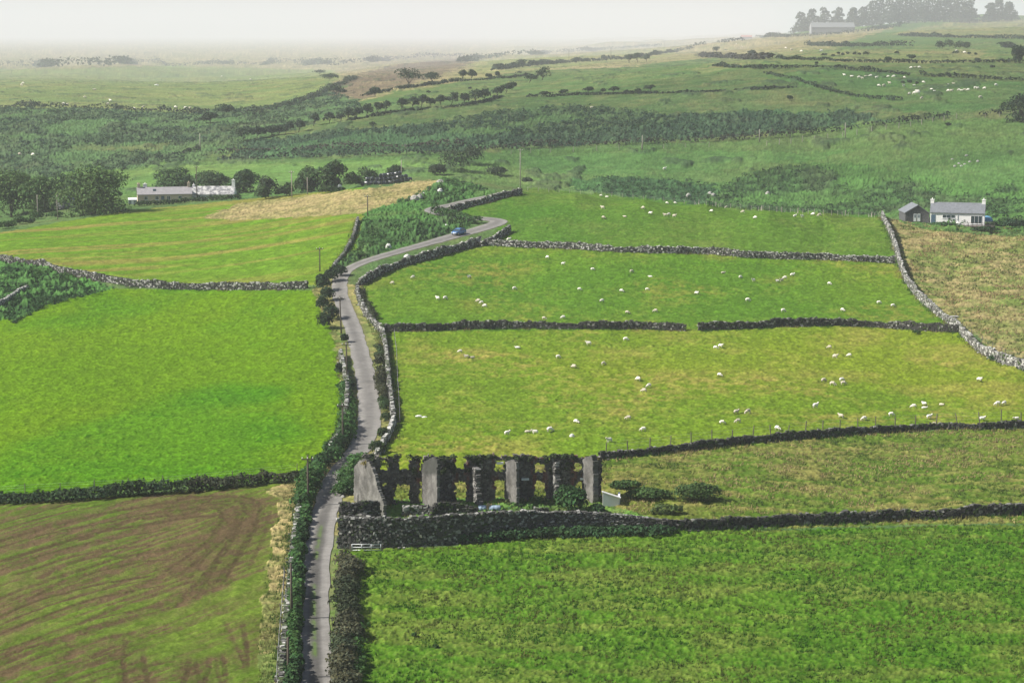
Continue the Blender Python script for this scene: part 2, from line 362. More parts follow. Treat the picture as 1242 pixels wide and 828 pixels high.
# --- right of the road
field('righttop', [(560,252),(600,237),(640,229),(800,242),(900,254),(1072,262),(1086,316),(900,309),(700,300),(592,294),(604,275),(600,264),(560,260)], (.054,.135,.014), (.075,.15,.016), (.13,.15,.035), .3, .12, 1.1, 'sheep')
field('rightmid', [(440,345),(480,326),(545,306),(592,296),(700,301),(900,310),(1086,318),(1110,356),(1158,392),(1000,394),(900,398),(830,400),(465,402),(448,378)], (.07,.155,.012), (.10,.178,.014), (.19,.185,.035), .35, .13, 1.0, 'sheepy')
field('rightlow', [(466,402),(830,400),(1000,394),(1160,398),(1215,438),(1245,452),(1750,470),(1750,512),(1130,520),(950,531),(800,548),(730,556),(720,580),(440,580),(462,548),(476,510),(472,460)], (.105,.18,.012), (.14,.195,.014), (.24,.205,.05), .38, .15, 1.0, 'sheepy')
field('rightrough', [(1075,266),(1140,274),(1750,285),(1750,470),(1245,450),(1160,392),(1112,352),(1088,312)], (.15,.165,.05), (.13,.18,.04), (.27,.21,.10), .6, .3, 1.9, 'rough')
field('bankright', [(1085,268),(1150,274),(1750,282),(1750,292),(1200,286),(1120,278)], (.06,.14,.035), (.08,.16,.04), (.12,.15,.05), .3, .4, 1.8, 'scrub')
field('strip', [(440,580),(700,560),(800,550),(950,533),(1130,522),(1750,514),(1750,622),(950,640),(810,640),(720,634),(560,640),(420,650),(412,640)], (.07,.13,.014), (.10,.135,.02), (.21,.175,.06), .48, .2, .95, 'rough2')
field('foreground', [(405,668),(560,662),(700,645),(810,643),(950,642),(1750,624),(1750,900),(395,900),(400,760)], (.05,.13,.008), (.078,.155,.012), (.17,.165,.045), .40, .17, .6, 'fore')
field('ruinyard', [(430,606),(735,602),(752,616),(800,630),(700,634),(560,640),(416,640)], (.06,.125,.03), (.08,.14,.035), (.17,.15,.06), .3, .35, 1.1, 'scrub')
field('rightverge', [(440,345),(420,345),(416,352),(430,385),(445,420),(452,450),(458,490),(456,520),(446,545),(424,570),(408,600),(398,650),(410,650),(440,600),(462,548),(478,510),(472,440),(466,402),(447,378)], (.13,.165,.045), (.16,.17,.05), (.27,.22,.09), .5, .12, 1.0, 'verge')
field('rightverge', [(388,700),(396,655),(410,655),(412,700),(408,760),(405,828),(404,900),(396,900),(397,800)], (.08,.16,.03), (.1,.17,.035), (.2,.18,.07), .4, .14, 1.0, 'verge')

def ground_data(X, Y, Dn):
    """colour and displacement of the land at world points; Dn = distance for level of detail"""
    n = len(X)
    c = np.empty((n, 3)); c[:] = (.07, .13, .04)
    h = np.zeros(n); idx = np.full(n, -1)
    # ragged field edges
    ea = .8*np.clip((Y-430)/35., 1, 20); ef = .35/np.clip((Y-430)/140., 1, 5)
    ex = (fbm(X*ef, Y*ef, 71, 3)-.5)*2*ea; ey = (fbm(X*ef, Y*ef, 72, 3)-.5)*2*ea
    for k, f in enumerate(FIELDS): idx[inpoly(X+ex, Y+ey, f[1])] = k
    big = fbm(X*.018, Y*.018, 1, 3); mid = fbm(X*.11, Y*.09, 5, 3); fin = fbm(X*.75, Y*.55, 9, 3, .6)
    for k in range(-1, len(FIELDS)):
        m = idx == k
        if not m.any(): continue
        x, y = X[m], Y[m]
        if k < 0: base, alt, dry, da, amp, size, sp = (np.array(q) for q in ((.07,.13,.04), (.085,.14,.04), (.15,.14,.06), .3, .2, 3., 0))
        else: _, _, base, alt, dry, da, amp, size, sp = FIELDS[k]
        tn = fbm(x/size, y/size, 20+k % 5, 4, .55)
        tu = sstep(.32, .78, tn)                                     # tussock 0..1
        b, md, fi = big[m], mid[m], fin[m]
        col = base+(alt-base)*sstep(.35, .65, b)[:, None]
        gr0 = .5*vnoise(x*2.3, y*1.7, 91)+.5*vnoise(x*4.9, y*3.7, 92)
        dr = sstep(.52-.25*da, .86-.25*da, .5*md+.22*b+.28*fi)*min(1, da*1.5)
        if sp in ('rough', 'rough2', 'fore', 'hay', 'verge'):
            st = fbm(x*.22+y*.05, y*.75, 41, 4, .6)                  # wind-laid streaks
            dr = np.clip(sstep(.48-.2*da, .78-.2*da, .42*st+.3*md+.28*tn)*min(1, da*1.45), 0, 1)
        hh = amp*(tu-.4)
        if sp == 'fore':
            st = fbm(x*.11+y*.03, y*.30, 41, 3, .5); dr = np.clip(sstep(.44, .70, st)*.30+.16*sstep(.45, .7, gr0), 0, .8)
        if sp == 'scrub':
            lum = sstep(.3, .75, tn); col = base*.75+(alt-base*.75)*lum[:, None]
            br = sstep(.62, .76, fbm(x*.07, y*.06, 77, 3)); col = lerp(col, np.array((.07, .075, .045)), (br*.3)[:, None]); op = sstep(.5, .62, fbm(x*.05, y*.035, 78, 4)); col = lerp(col, base*np.array((1.7, 1.75, 1.2)), (op*.75)[:, None])
            hh = amp*(1-.75*op)*(sstep(.38, .8, tn)*1.2+.35*fbm(x*.9, y*.9, 33, 2)-.3)
            dr = dr*(1-lum*.6)
        if sp == 'mown':
            # mowing lines sweeping round the slope, greener near the road
            t = ray(0, 0)[0]; sx = (x+110)/150.
            lines = fbm((y-.28*x)*.22, (x+.3*y)*.012, 51, 3, .6)
            dr = np.clip(sstep(.46, .7, lines)*.75+.25*dr, 0, 1)*(1-.8*sstep(-55, -30, x+.25*(455-y)))*1.1
        if sp == 'sheepy':
            pale = sstep(.5, .68, fbm(x*.05, y*.045, 61, 3)); dr = np.clip(dr+.35*pale*sstep(.4, .65, fi), 0, 1)
        if sp in ('lush', 'sheepy', 'sheep', 'mown', 'fore'):            # darker clumps where the stock leave the grass
            cl = sstep(.66, .80, fbm(x*.8, y*.65, 93, 3, .6))*sstep(.3, .55, md); col = lerp(col, col*np.array((.62, .84, .65)), (cl*.8)[:, None]); hh = hh+cl*.10
        if sp == 'lush':
            gl = sstep(.40, .62, fbm(x*.035, y*.02, 63, 3)); col = lerp(col, np.array((.115, .195, .004)), (gl*.62)[:, None])
        if sp == 'far':
            sc = sstep(.62, .74, fbm(x*.09, y*.05, 66, 4, .6)); col = lerp(col, np.array((.045, .075, .04)), (sc*.7)[:, None]); hh = hh+sc*.8
        col = lerp(col, dry, np.clip(dr, 0, 1)[:, None])
        g1 = vnoise(x*2.3, y*1.7, 91); g2 = vnoise(x*4.9, y*3.7, 92); gr = .6*g1+.4*g2
        col = col*(.82+.30*tu)[:, None]*(.80+.40*fi)[:, None]*(.64+.72*gr)[:, None]
        if sp != 'plough' and sp != 'mown': hh = hh+amp*.8*(g1-.5)+amp*.6*(g2-.5)
        if sp == 'fore':                                             # greener beside the hedge, coarse dark tufts elsewhere
            rk = sstep(.60, .74, fbm(x*.9, y*.7, 68, 4, .6)); col = lerp(col, np.array((.025, .08, .006)), (rk*.3)[:, None]); hh = hh+rk*.05
        if sp == 'plough':
            pl = np.zeros(len(x))
            for (P, w, sg) in TRACKS:
                d = seg_dist(x, y, P, w*2.5)
                pl = np.maximum(pl, sg*sstep(w*2.2, w*.3, d))
            pl = pl*sstep(.22, .46, fbm(x*.10, y*.08, 83, 3)); trk = pl.copy()
            al, pe = x*TDIR[0]+y*TDIR[1], -x*TDIR[1]+y*TDIR[0]
            st = fbm(pe*1.5+2.5*vnoise(x*.03, y*.03, 3), al*.06, 81, 4, .65)
            lft = .35+.65*sstep(-22, -36, x)
            pl = np.clip(pl+lft*(.36+.95*sstep(.42, .60, st))*(.55+.45*sstep(.40, .6, md)), 0, 1)
            pl = pl*(.48+.8*sstep(.25, .75, .45*fi+.55*gr))
            trk = np.clip(trk, 0, 1)
            soil = lerp(np.array((.058, .037, .022)), np.array((.125, .082, .046)), fi[:, None])
            soil = soil*(1-.4*trk)[:, None]
            col = lerp(col, soil, np.clip(pl*1.05, 0, .94)[:, None]); hh = hh*(1-.5*pl)-.10*pl
        c[m] = col; h[m] = hh
    # walls and hedge feet: longer darker grass
    return c, h, idx
# tractor tracks over the tilled field, in photo pixels: long sweeps that turn at the headland
_TR = []; _tg = np.random.default_rng(21)
for i in range(30):
    r0 = 636+10.5*i+_tg.uniform(-4, 4); sl = .17+.0105*i*(1 if i < 14 else .7)+_tg.uniform(-.02, .02); ue = 150+_tg.uniform(0, 120); us = -20 if _tg.random() < .6 else _tg.uniform(0, 120)
    if i < 6: ue = _tg.uniform(220, 300)
    q = []
    for f in np.linspace(0, 1, 7):
        u = us+(ue-us)*f; q.append((u, max(600+2*_tg.random(), r0-sl*(u+20)-10*sin(f*3)+_tg.uniform(-1.5, 1.5))))
    _TR.append((q, _tg.uniform(.15, .42), _tg.uniform(.5, 1)))
_TR += [([(200,612),(255,606),(290,604),(306,612),(300,634),(284,662),(264,690),(240,716),(205,748)], .6, 1), ([(215,622),(262,612),(278,622),(270,645),(240,672),(210,692)], .5, .9), ([(300,640),(283,668),(262,700),(248,722),(236,735)], .45, 1), ([(270,640),(262,668),(238,704)], .4, .7),
 ([(232,775),(242,792),(240,812),(234,835),(234,880)], .5, 1), ([(262,755),(272,780),(284,800),(288,835)], .6, .9), ([(306,755),(312,790),(310,835)], .5, .9), ([(165,775),(162,800),(168,835)], .5, .8), ([(318,620),(310,650),(290,690)], .4, .5), ([(250,735),(256,770),(250,800),(258,835)], .35, .7)]
TRACKS = []
for i, (t, w, sg) in enumerate(_TR):
    P = wline(t, n=5)
    if i < 30: TRACKS.append((P, w, sg)); continue
    d = np.gradient(P[:, :2], axis=0); L_ = np.maximum(np.hypot(d[:, 0], d[:, 1]), 1e-6)[:, None]; nn = np.c_[-d[:, 1], d[:, 0]]/L_
    TRACKS.append((P, 1.5, sg*.45))
    for k in (-.95, .95): TRACKS.append((np.c_[P[:, :2]+nn*k, P[:, 2]], .26, sg))       # a pair of wheel ruts
_a, _b = px1(20, 690), px1(200, 634); TDIR = (_b-_a)[:2]/np.hypot(*(_b-_a)[:2])

# ------------------------------------------------------------------ the ground sheet: fine where it is seen, coarse round about
def build_ground():
    da = .00042/QUAL
    ang = np.r_[np.linspace(-.62, -.42, 14)[:-1], np.arange(-.42, -.285, .0018), np.arange(-.285, .285, da), np.arange(.285, .42, .0018), np.linspace(.42, .62, 14)]
    ys = [4.]
    while ys[-1] < 165: ys.append(ys[-1]*1.07)
    ys = ys[:-1]+[165.]
    while ys[-1] < 72000:
        d = ys[-1]; k = .00125 if d < 560 else .0022 if d < 1000 else .006 if d < 2500 else .02
        ys.append(d*(1+k/QUAL))
    ys = np.array(ys)
    # x positions: at close range keep a minimum width so that the sheet also covers the land beside the camera
    A, Yg = np.meshgrid(ang, ys, indexing='ij')
    X = A*np.maximum(Yg, 90.); shp = X.shape
    X = X.ravel(); Y = Yg.ravel()
    c, h, idx = ground_data(X, Y, Y)
    z = zbase(X, Y)
    rd = seg_dist(X, Y, ROADP[::3], 7.0); half = road_half(X, Y)
    k = sstep(half+.1, half+1.6, rd); h = h*k-.04*(1-k)
    edge = sstep(half+.9, half+.2, rd)*(rd < 50); c = lerp(c, np.array((.16, .14, .085)), (edge*.55*vnoise(X*1.3, Y*1.3, 15))[:, None])
    h = np.where(Y < 165, 0, h)
    z = z+h
    ni, nj = shp
    I, J = np.meshgrid(np.arange(ni-1), np.arange(nj-1), indexing='ij'); q = (I*nj+J).ravel()
    F = np.c_[q, q+nj, q+nj+1, q+1]
    o = npmesh('ground', np.c_[X, Y, z], F, M['ground'], col=c, smooth=True)
    tag(o, 'rolling green farmland of walled fields rising into fog', 'ground', kind='structure')
    # land behind and beside the viewpoint
    gx = np.linspace(-160, 160, 9); gy = np.linspace(-400, 4, 9); GX, GY = np.meshgrid(gx, gy, indexing='ij')
    return o
ground = build_ground()

# ------------------------------------------------------------------ road
def build_road():
    cs = np.linspace(-1, 1, 13); n = len(ROADP)
    nx, ny = -ROADT[:, 1], ROADT[:, 0]
    hw = road_half(ROADP[:, 0], ROADP[:, 1])
    wob = (vnoise(ROADS*.35, 0*ROADS, 4)-.5)*.35
    V = []; C = []
    for k in cs:
        w = hw*k+(wob*abs(k))
        x = ROADP[:, 0]+nx*w; y = ROADP[:, 1]+ny*w
        z = zbase(x, y)+.07-.035*k*k
        V.append(np.c_[x, y, z])
        g = fbm(x*.8, y*.8, 12, 3); s = fbm(ROADS*.05, np.full(n, k*1.5), 14, 3)
        base = lerp(.135, .215, sstep(.15, .75, abs(k))*.7+.3*s)*(.8+.4*g)
        near = sstep(262, 215, ROADP[:, 1])
        base = base*(1-near*.5*sstep(.55, .2, abs(k)))
        col = np.c_[base*1.06, base*1.01, base*.93]
        # grass growing down the middle here and there on the nearest stretch
        cen = sstep(.22, .06, abs(k-.02))*near*sstep(.52, .58, vnoise(ROADS*.13, 0*ROADS, 6))
        cen = cen*sstep(.30, .55, fbm(x*1.1, y*1.1, 16, 3)); col = lerp(col, np.array((.085, .14, .03)), (cen*.85)[:, None])
        C.append(col)
    m = len(cs); V = np.stack(V, 1).reshape(-1, 3); C = np.stack(C, 1).reshape(-1, 3)
    I, J = np.meshgrid(np.arange(n-1), np.arange(m-1), indexing='ij'); q = (I*m+J).ravel()
    o = npmesh('road', V, np.c_[q, q+1, q+m+1, q+m], M['road'], col=C, smooth=True)
    tag(o, 'narrow winding grey tarmac lane between hedges and stone walls', 'road', kind='structure')
build_road()
# ------------------------------------------------------------------ dry-stone walls: a core and thousands of laid stones, one mesh per wall
_CUBE = np.array([(-1,-1,-1),(1,-1,-1),(1,1,-1),(-1,1,-1),(-1,-1,1),(1,-1,1),(1,1,1),(-1,1,1)], float)*.5
_CF = np.array([(3,2,1,0),(4,5,6,7),(0,1,5,4),(1,2,6,5),(2,3,7,6),(3,0,4,7)])
def stones(P, T, size, tone, rng=R):
    """P (n,3) centres, T (n,2) course direction, size (n,3), tone (n,3) -> V, F, C"""
    n = len(P); v = np.repeat(_CUBE[None], n, 0)+rng.uniform(-.16, .16, (n, 8, 3))
    v = v*size[:, None, :]
    an = np.arctan2(T[:, 1], T[:, 0])+rng.normal(0, .18, n); tl = rng.normal(0, .12, n)
    c, s = np.cos(tl)[:, None], np.sin(tl)[:, None]
    x = v[..., 0]*c-v[..., 2]*s; z = v[..., 0]*s+v[..., 2]*c; y = v[..., 1]
    c, s = np.cos(an)[:, None], np.sin(an)[:, None]
    w = np.stack([x*c-y*s, x*s+y*c, z], -1)+P[:, None, :]
    F = (_CF[None]+8*np.arange(n)[:, None, None]).reshape(-1, 4)
    return w.reshape(-1, 3), F, np.repeat(tone, 8, 0)
def tones(n, dark, light, frac, rng=R):
    """mostly dark stones, a share blotched pale with lichen"""
    k = rng.random(n); a = rng.random(n)
    t = lerp(dark*.6, dark*1.5, a); t = np.where(k < frac, lerp(light*.6, light*1.15, a), t)
    return np.c_[t*1.02, t, t*.93]
WALLS = []
def stone_wall(name, pts, label, h=1.4, wid=.62, dark=.075, light=.38, frac=.25, ss=.38, cat='stone wall', group=None, world=None, hfun=None, gap=None, mossy=.14, sink=.15, straight=False):
    Pw = world if world is not None else (px(*dens(pts, 4).T) if straight else wline(pts))
    P, T, sarc = resample(Pw, ss); WALLS.append(P)
    nrm = np.c_[-T[:, 1], T[:, 0]]
    hh = np.full(len(P), h)*(.74+.46*vnoise(sarc*.16, 0*sarc, len(pts)+7))*(.85+.3*vnoise(sarc*.8, 0*sarc, 17))
    if hfun is not None: hh = hfun(sarc/sarc[-1])*(.94+.12*vnoise(sarc*.5, 0*sarc, 9))
    Vs, Fs, Cs = [], [], []; off = 0
    keep = np.ones(len(P), bool)
    # core
    m = len(P); ring = []
    for side, zz, kk in ((-1, -.4, .42), (-1, .92, .25), (1, .92, .25), (1, -.4, .42)):
        q = np.c_[P[:, :2]+nrm*side*wid*kk, P[:, 2]+np.where(zz < 0, zz, hh*zz)]; ring.append(q)
    V = np.stack(ring, 1).reshape(-1, 3); I = np.arange(m-1)*4
    F = np.concatenate([np.c_[I+a, I+b, I+4+b, I+4+a] for a, b in ((0, 1), (1, 2), (2, 3))]+[np.array([(0, 3, 2, 1), (4*m-4, 4*m-3, 4*m-2, 4*m-1)])])
    Vs.append(V); Fs.append(F); Cs.append(np.full((len(V), 3), dark*.45)); off = len(V)
    nc = max(3, int(round(h/(ss*.62)))); ch = 1.0/nc
    for k in range(nc+1):
        top = k == nc
        for side in ((-1, 1) if not top else (0,)):
            f = (k+.5)*ch if not top else 1.0
            j = R.uniform(-.4, .4, len(P))*ss
            wk = wid*.5*(1-.32*f)
            q = np.c_[P[:, :2]+T*j[:, None]+nrm*(side*(wk-.08)+R.normal(0, .035, len(P)))[:, None], P[:, 2]+hh*f-sink*(1-f)+R.normal(0, .03, len(P))]
            sz = np.c_[R.uniform(.55, 1.6, len(P))*ss, R.uniform(.7, 1.1, len(P))*(.34 if not top else wid*.75), R.uniform(.6, 1.5, len(P))*hh*ch*1.12]
            tn = tones(len(P), dark, light, frac*(1.7 if top else 1.0))
            if mossy:
                mo = (R.random(len(P)) < mossy)*(.35+.65*R.random(len(P))); tn = lerp(tn, np.array((.055, .085, .025)), mo[:, None])
            sel = R.random(len(P)) < (.97 if not top else .85)
            v, fq, c = stones(q[sel], T[sel], sz[sel], tn[sel])
            Vs.append(v); Fs.append(fq+off); Cs.append(c); off += len(v)
    # tumbled stones at the foot
    n = int(len(P)*.28); i = R.integers(0, len(P), n); sd_ = R.choice([-1, 1], n)*R.uniform(.5, 1.4, n)
    q = np.c_[P[i, :2]+nrm[i]*sd_[:, None]*wid*.9, P[i, 2]]; q[:, 2] = zbase(q[:, 0], q[:, 1])+.05
    v, fq, c = stones(q, T[i], np.c_[R.uniform(.5, 1.1, n)*ss, R.uniform(.5, 1, n)*ss, R.uniform(.3, .6, n)*ss], tones(n, dark, light, frac))
    Vs.append(v); Fs.append(fq+off); Cs.append(c)
    o = npmesh(name, np.concatenate(Vs), np.concatenate(Fs), M['stone'], col=np.concatenate(Cs))
    return tag(o, label, cat, group)
GW = 'dry stone field walls'
stone_wall('dry_stone_wall', [(588,297),(640,300),(700,302),(740,305),(800,307),(860,308),(920,313),(1000,315),(1084,319)], 'pale lichen-spotted dry stone wall running across below the highest sheep field', h=1.3, ss=.36, light=.42, frac=.34, group=GW)
stone_wall('dry_stone_wall', [(466,402),(520,401),(580,399),(650,398),(720,399),(780,399),(831,401)], 'dark dry stone wall across the sheep fields, left of the grassy gap', h=1.25, dark=.05, light=.25, frac=.16, group=GW)
stone_wall('dry_stone_wall', [(848,401),(900,399),(960,396),(1020,395),(1080,398),(1120,401),(1160,403)], 'dark dry stone wall across the sheep fields, right of the grassy gap', h=1.3, dark=.05, light=.25, frac=.14, group=GW)
stone_wall('dry_stone_wall', [(1070,264),(1078,279),(1086,300),(1092,322),(1100,342),(1112,359),(1128,374),(1146,388),(1160,398),(1175,414),(1195,430),(1215,440),(1250,450),(1330,478)], 'long pale grey stone wall winding downhill between green sheep fields and straw-coloured rough pasture', h=1.4, ss=.36, dark=.12, light=.44, frac=.38, group=GW)
stone_wall('dry_stone_wall', [(729,557),(780,552),(840,546),(900,539),(960,533),(1020,528),(1080,524),(1140,521),(1200,520),(1270,517),(1480,508)], 'low dark stone wall topped by fence posts, running right from the ruin', h=.95, dark=.05, light=.22, frac=.12, mossy=.3, group=GW, ss=.38)
stone_wall('dry_stone_wall', [(806,642),(850,642),(900,640),(960,637),(1030,634),(1100,630),(1170,627),(1275,621),(1480,610)], 'dark shaded stone wall along the top of the foreground pasture', h=1.15, dark=.05, light=.2, frac=.12, mossy=.2, group=GW, ss=.36)
stone_wall('dry_stone_wall', [(582,296),(560,303),(530,311),(500,319),(475,327),(452,338),(436,347)], 'loose pale stone wall beside the lane just below the blue car', h=1.5, light=.42, frac=.34, mossy=.1, group=GW)
stone_wall('dry_stone_wall', [(618,281),(608,287),(596,294),(584,299)], 'short curved stone wall on the outside of the hairpin bend', h=1.3, light=.42, frac=.35, mossy=.25, group=GW)
stone_wall('dry_stone_wall', [(433,352),(436,366),(444,382),(456,396),(464,406),(468,424),(470,444),(472,468),(475,490),(477,512)], 'tumbledown grey stone wall along the right verge of the lane', h=1.15, dark=.1, light=.42, frac=.32, mossy=.25, group=GW)
stone_wall('dry_stone_wall', [(477,514),(472,528),(464,540),(458,552)], 'collapsed stone wall end in the corner of the field above the ruin', h=.9, dark=.16, light=.5, frac=.5, group=GW)
stone_wall('dry_stone_wall', [(546,258),(565,252),(590,246),(610,240),(632,235)], 'pale stone wall climbing beside the lane above the hairpin bend', h=1.4, light=.42, frac=.34, group=GW)
stone_wall('dry_stone_wall', [(-190,300),(-20,314),(15,320),(45,324),(75,331),(100,337),(130,343),(180,349),(240,351),(300,351),(345,351),(372,350)], 'dark stone wall with pale stones between the two upper left fields', h=1.5, dark=.06, light=.36, frac=.3, group=GW)
stone_wall('dry_stone_wall', [(-14,378),(4,371),(18,361),(32,352)], 'short pale stone wall in the rough corner at the left', h=1.3, dark=.16, light=.45, frac=.45, mossy=.15, group=GW)
stone_wall('dry_stone_wall', [(413,432),(417,448),(421,470),(420,500),(414,528),(400,552)], 'bramble-covered stone wall along the left verge of the lane', h=1.2, dark=.1, light=.4, frac=.35, mossy=.35, group=GW)
stone_wall('dry_stone_wall', [(374,584),(364,612),(358,650),(354,690),(351,720),(347,760),(343,800),(341,835)], 'broken stone wall between the tracked brown field and the lane', h=.75, dark=.09, light=.42, frac=.28, mossy=.5, ss=.34, group=GW)
stone_wall('dry_stone_wall', [(434,268),(428,290),(418,308),(404,326)], 'low earthy wall bank along the right edge of the upper left field', h=.8, dark=.14, light=.32, frac=.2, mossy=.35, group=GW)
# ------------------------------------------------------------------ leaves
def leaves(cent, rad, n, size, base, rng=R, flat=.8, vary=.35, up=.25, lobevar=.3, hollow=.62):
    """leaf clumps over a set of lobes: cent (k,3), rad (k,3) -> V, F, C"""
    cent = np.asarray(cent, float); rad = np.asarray(rad, float)
    w = (rad[:, 0]*rad[:, 2])**1.0; i = rng.choice(len(cent), n, p=w/w.sum())
    d = rng.normal(0, 1, (n, 3)); d /= np.linalg.norm(d, axis=1)[:, None]; d[:, 2] = np.where(d[:, 2] < -.35, -d[:, 2], d[:, 2])
    rr = rng.uniform(hollow, 1.06, n)**.7
    rr *= .8+.4*vnoise(d[:, 0]*2.3+i*1.7, d[:, 1]*2.3+d[:, 2]*2.1, 3)
    p = cent[i]+d*rad[i]*rr[:, None]
    nr = d+rng.normal(0, .55, (n, 3)); nr[:, 2] += up; nr /= np.linalg.norm(nr, axis=1)[:, None]
    a = np.cross(nr, rng.normal(0, 1, (n, 3))); a /= np.maximum(np.linalg.norm(a, axis=1), 1e-6)[:, None]; b = np.cross(nr, a)
    s = size*rng.uniform(.55, 1.35, n)
    a *= s[:, None]*.5; b *= (s*flat)[:, None]*.5
    V = np.stack([p-a-b*.6, p+a*.9-b, p+a*.8+b, p-a+b*.7], 1).reshape(-1, 3)
    F = np.arange(4*n).reshape(n, 4)
    lb = 1+rng.uniform(-lobevar, lobevar, len(cent))
    t = lb[i]*(1+rng.uniform(-vary, vary, n)); c = np.asarray(base)[None]*t[:, None]
    yel = rng.random(n); c = c*np.c_[1+.25*(yel-.5), np.ones(n), 1-.3*(yel-.5)]
    return V, F, np.repeat(c, 4, 0)
DARKG, MIDG, GORSE, OLIVE, BRACK = (.038, .072, .024), (.05, .105, .028), (.032, .064, .022), (.06, .075, .028), (.05, .115, .03)
BROWNH = (.074, .078, .043)
def bush(name, u, v, wpx, hpx, label, base=DARKG, n=420, size=None, group=None, cat='bush', squash=1.0, d=None):
    P = px1(u, v) if d is None else d
    s = scale_at(P[1]); w = wpx/s; h = hpx/s; size = size or max(.16, .09*(w+h)*.6)
    k = 7; c = []; r = []
    for j in range(k):
        an = random.uniform(0, 2*pi); q = random.uniform(0, .5)*w*.62
        rx = w*random.uniform(.2, .34); rz = h*random.uniform(.28, .45)
        c.append((q*cos(an), q*sin(an)*squash, max(rz*.5, random.uniform(.25, .62)*h))); r.append((rx, rx*squash, rz))
    c.append((0, 0, h*.42)); r.append((w*.4, w*.4*squash, h*.46))
    V, F, C = leaves(c, r, n, size, base)
    V[:, 2] = np.maximum(V[:, 2], -.1)
    o = npmesh(name, V, F, M['leaf'], col=C); o.location = tuple(P)
    return tag(o, label, cat, group)
def tree(name, u, v, wpx, hpx, label, base=DARKG, n=900, size=None, group=None, bare=.28, lean=0.0, flat=1.0, lobes=9, kind='broad', d=None):
    if d is None: P = px1(u, v); h = hpx/scale_at(P[1])
    else:
        P = np.array((ray(u, v)[0]*d, d, 0.)); P[2] = zbase(P[0], P[1]); h = CZ-float(ray(u, v-hpx)[1])*d-P[2]
    s = scale_at(P[1]); w = wpx/s; size = size or max(.28, .052*(w+h)*.6)
    root = empty(name, P, 0, label, 'tree', group)
    mb = MB(); th = h*bare; rt = max(.09, .022*h)
    mb.tube([(0, 0, -.3), (lean*.2*w, 0, th*.6), (lean*.35*w, 0, th*1.1), (lean*.5*w, .02*w, h*.62)], [rt*1.5, rt*1.05, rt*.9, rt*.35], 7)
    c = []; r = []
    if kind == 'conifer':
        mb.tube([(0, 0, 0), (0, 0, h*.95)], [rt*1.2, rt*.2], 6)
        k = 7
        for j in range(k):
            f = j/(k-1); c.append((random.uniform(-.08, .08)*w, random.uniform(-.08, .08)*w, h*(.10+.85*f))); q = w*.5*(1.0-.62*f)*random.uniform(.85, 1.15); r.append((q, q, h*.12))
    else:
        for j in range(lobes):
            an = random.uniform(0, 2*pi); q = math.sqrt(random.random())*(.38 if j < lobes*.6 else .24)*w
            zc = th+(h-th)*(random.uniform(.02, .76) if lobes > 8 else random.uniform(.3, .72))-.12*h*(q/(.34*w+.01))
            rx = w*random.uniform(.19, .30); rz = (h-th)*random.uniform(.22, .34)*flat
            c.append((q*cos(an)+lean*.6*w*zc/h, q*sin(an)*.9, zc)); r.append((rx, rx, rz))
            if j < 5: mb.tube([(lean*.3*w, 0, th*.8), (c[-1][0]*.55, c[-1][1]*.55, lerp(th, zc, .6)), (c[-1][0]*.9, c[-1][1]*.9, zc)], [rt*.6, rt*.4, rt*.18], 5)
        c.append((lean*.5*w, 0, th+(h-th)*.5)); r.append((w*.33, w*.33, (h-th)*.42*flat))
    mb.build('trunk', M['bark'], root, True)
    V, F, C = leaves(c, r, n, size, base); npmesh('crown', V, F, M['leaf'], col=C, parent=root)
    return root
def hedge(name, pts, label, wid, h, base=GORSE, per=9.0, size=.4, cat='hedge', group=None, world=None, step=None, rough=.35, gaps=0.0, straight=False, mix=None, seed=0):
    Pw = world if world is not None else (px(*dens(pts, 4).T) if straight or len(pts) < 3 else wline(pts))
    if group and group.startswith('hedges and over'):
        kf = max(1., float(np.median(Pw[:, 1]))/850.)**.85; wid *= kf; h *= kf; size *= kf; step = wid*.6
    step = step or wid*.5
    P, T, s = resample(Pw, step); nrm = np.c_[-T[:, 1], T[:, 0]]; n = len(P)
    hv = h*(1-rough+2*rough*vnoise(s*.16/wid*1.6, 0*s, 21+seed))*(.85+.3*R.random(n)); keep = vnoise(s*.12/wid*2, 0*s, 31+seed) >= gaps
    o0 = P[0].copy()
    q = P[:, :2]+nrm*(R.normal(0, .16, n)*wid)[:, None]
    c = np.c_[q, zbase(q[:, 0], q[:, 1])+hv*.42]-o0; r = np.c_[np.full(n, wid*.55)*R.uniform(.75, 1.2, n), np.full(n, wid*.55), hv*.6]
    c, r = c[keep], r[keep]
    V, F, C = leaves(c, r, int(per*len(c)), size, base)
    if mix is not None:
        k = vnoise((V[::4, 0])*.12, V[::4, 1]*.12, 55+seed) > .55; C[np.repeat(k, 4)] *= np.asarray(mix)/np.asarray(base)
    o = npmesh(name, V, F, M['leaf'], col=C); o.location = tuple(o0)
    return tag(o, label, cat, group)
# ------------------------------------------------------------------ big trees round the farm on the left
FT = 'trees around the left farmhouse'
tree('broad_tree', 14, 263, 80, 62, 'large dark broadleaf tree, leftmost by the farm, cut by the frame edge', (.072,.13,.036), 5600, .62, FT, .05, lobes=18)
tree('broad_tree', 52, 258, 46, 50, 'dark broadleaf tree between the leftmost tree and the grey gabled building', (.065,.12,.034), 3600, .6, FT, .05, lobes=14)
tree('broad_tree', 88, 250, 44, 42, 'tree behind the grey gabled building, mostly hidden by the round tree', (.034,.07,.026), 2200, .6, FT, .05, lobes=12, d=640)
tree('broad_tree', 118, 259, 88, 57, 'big round spreading tree standing left of the long farmhouse', (.08,.14,.04), 7500, .58, FT, .02, lobes=24)
tree('broad_tree', 210, 240, 62, 39, 'dark rounded tree rising behind the long farmhouse roof', (.055,.105,.036), 3600, .6, FT, .05, lobes=14, d=632)
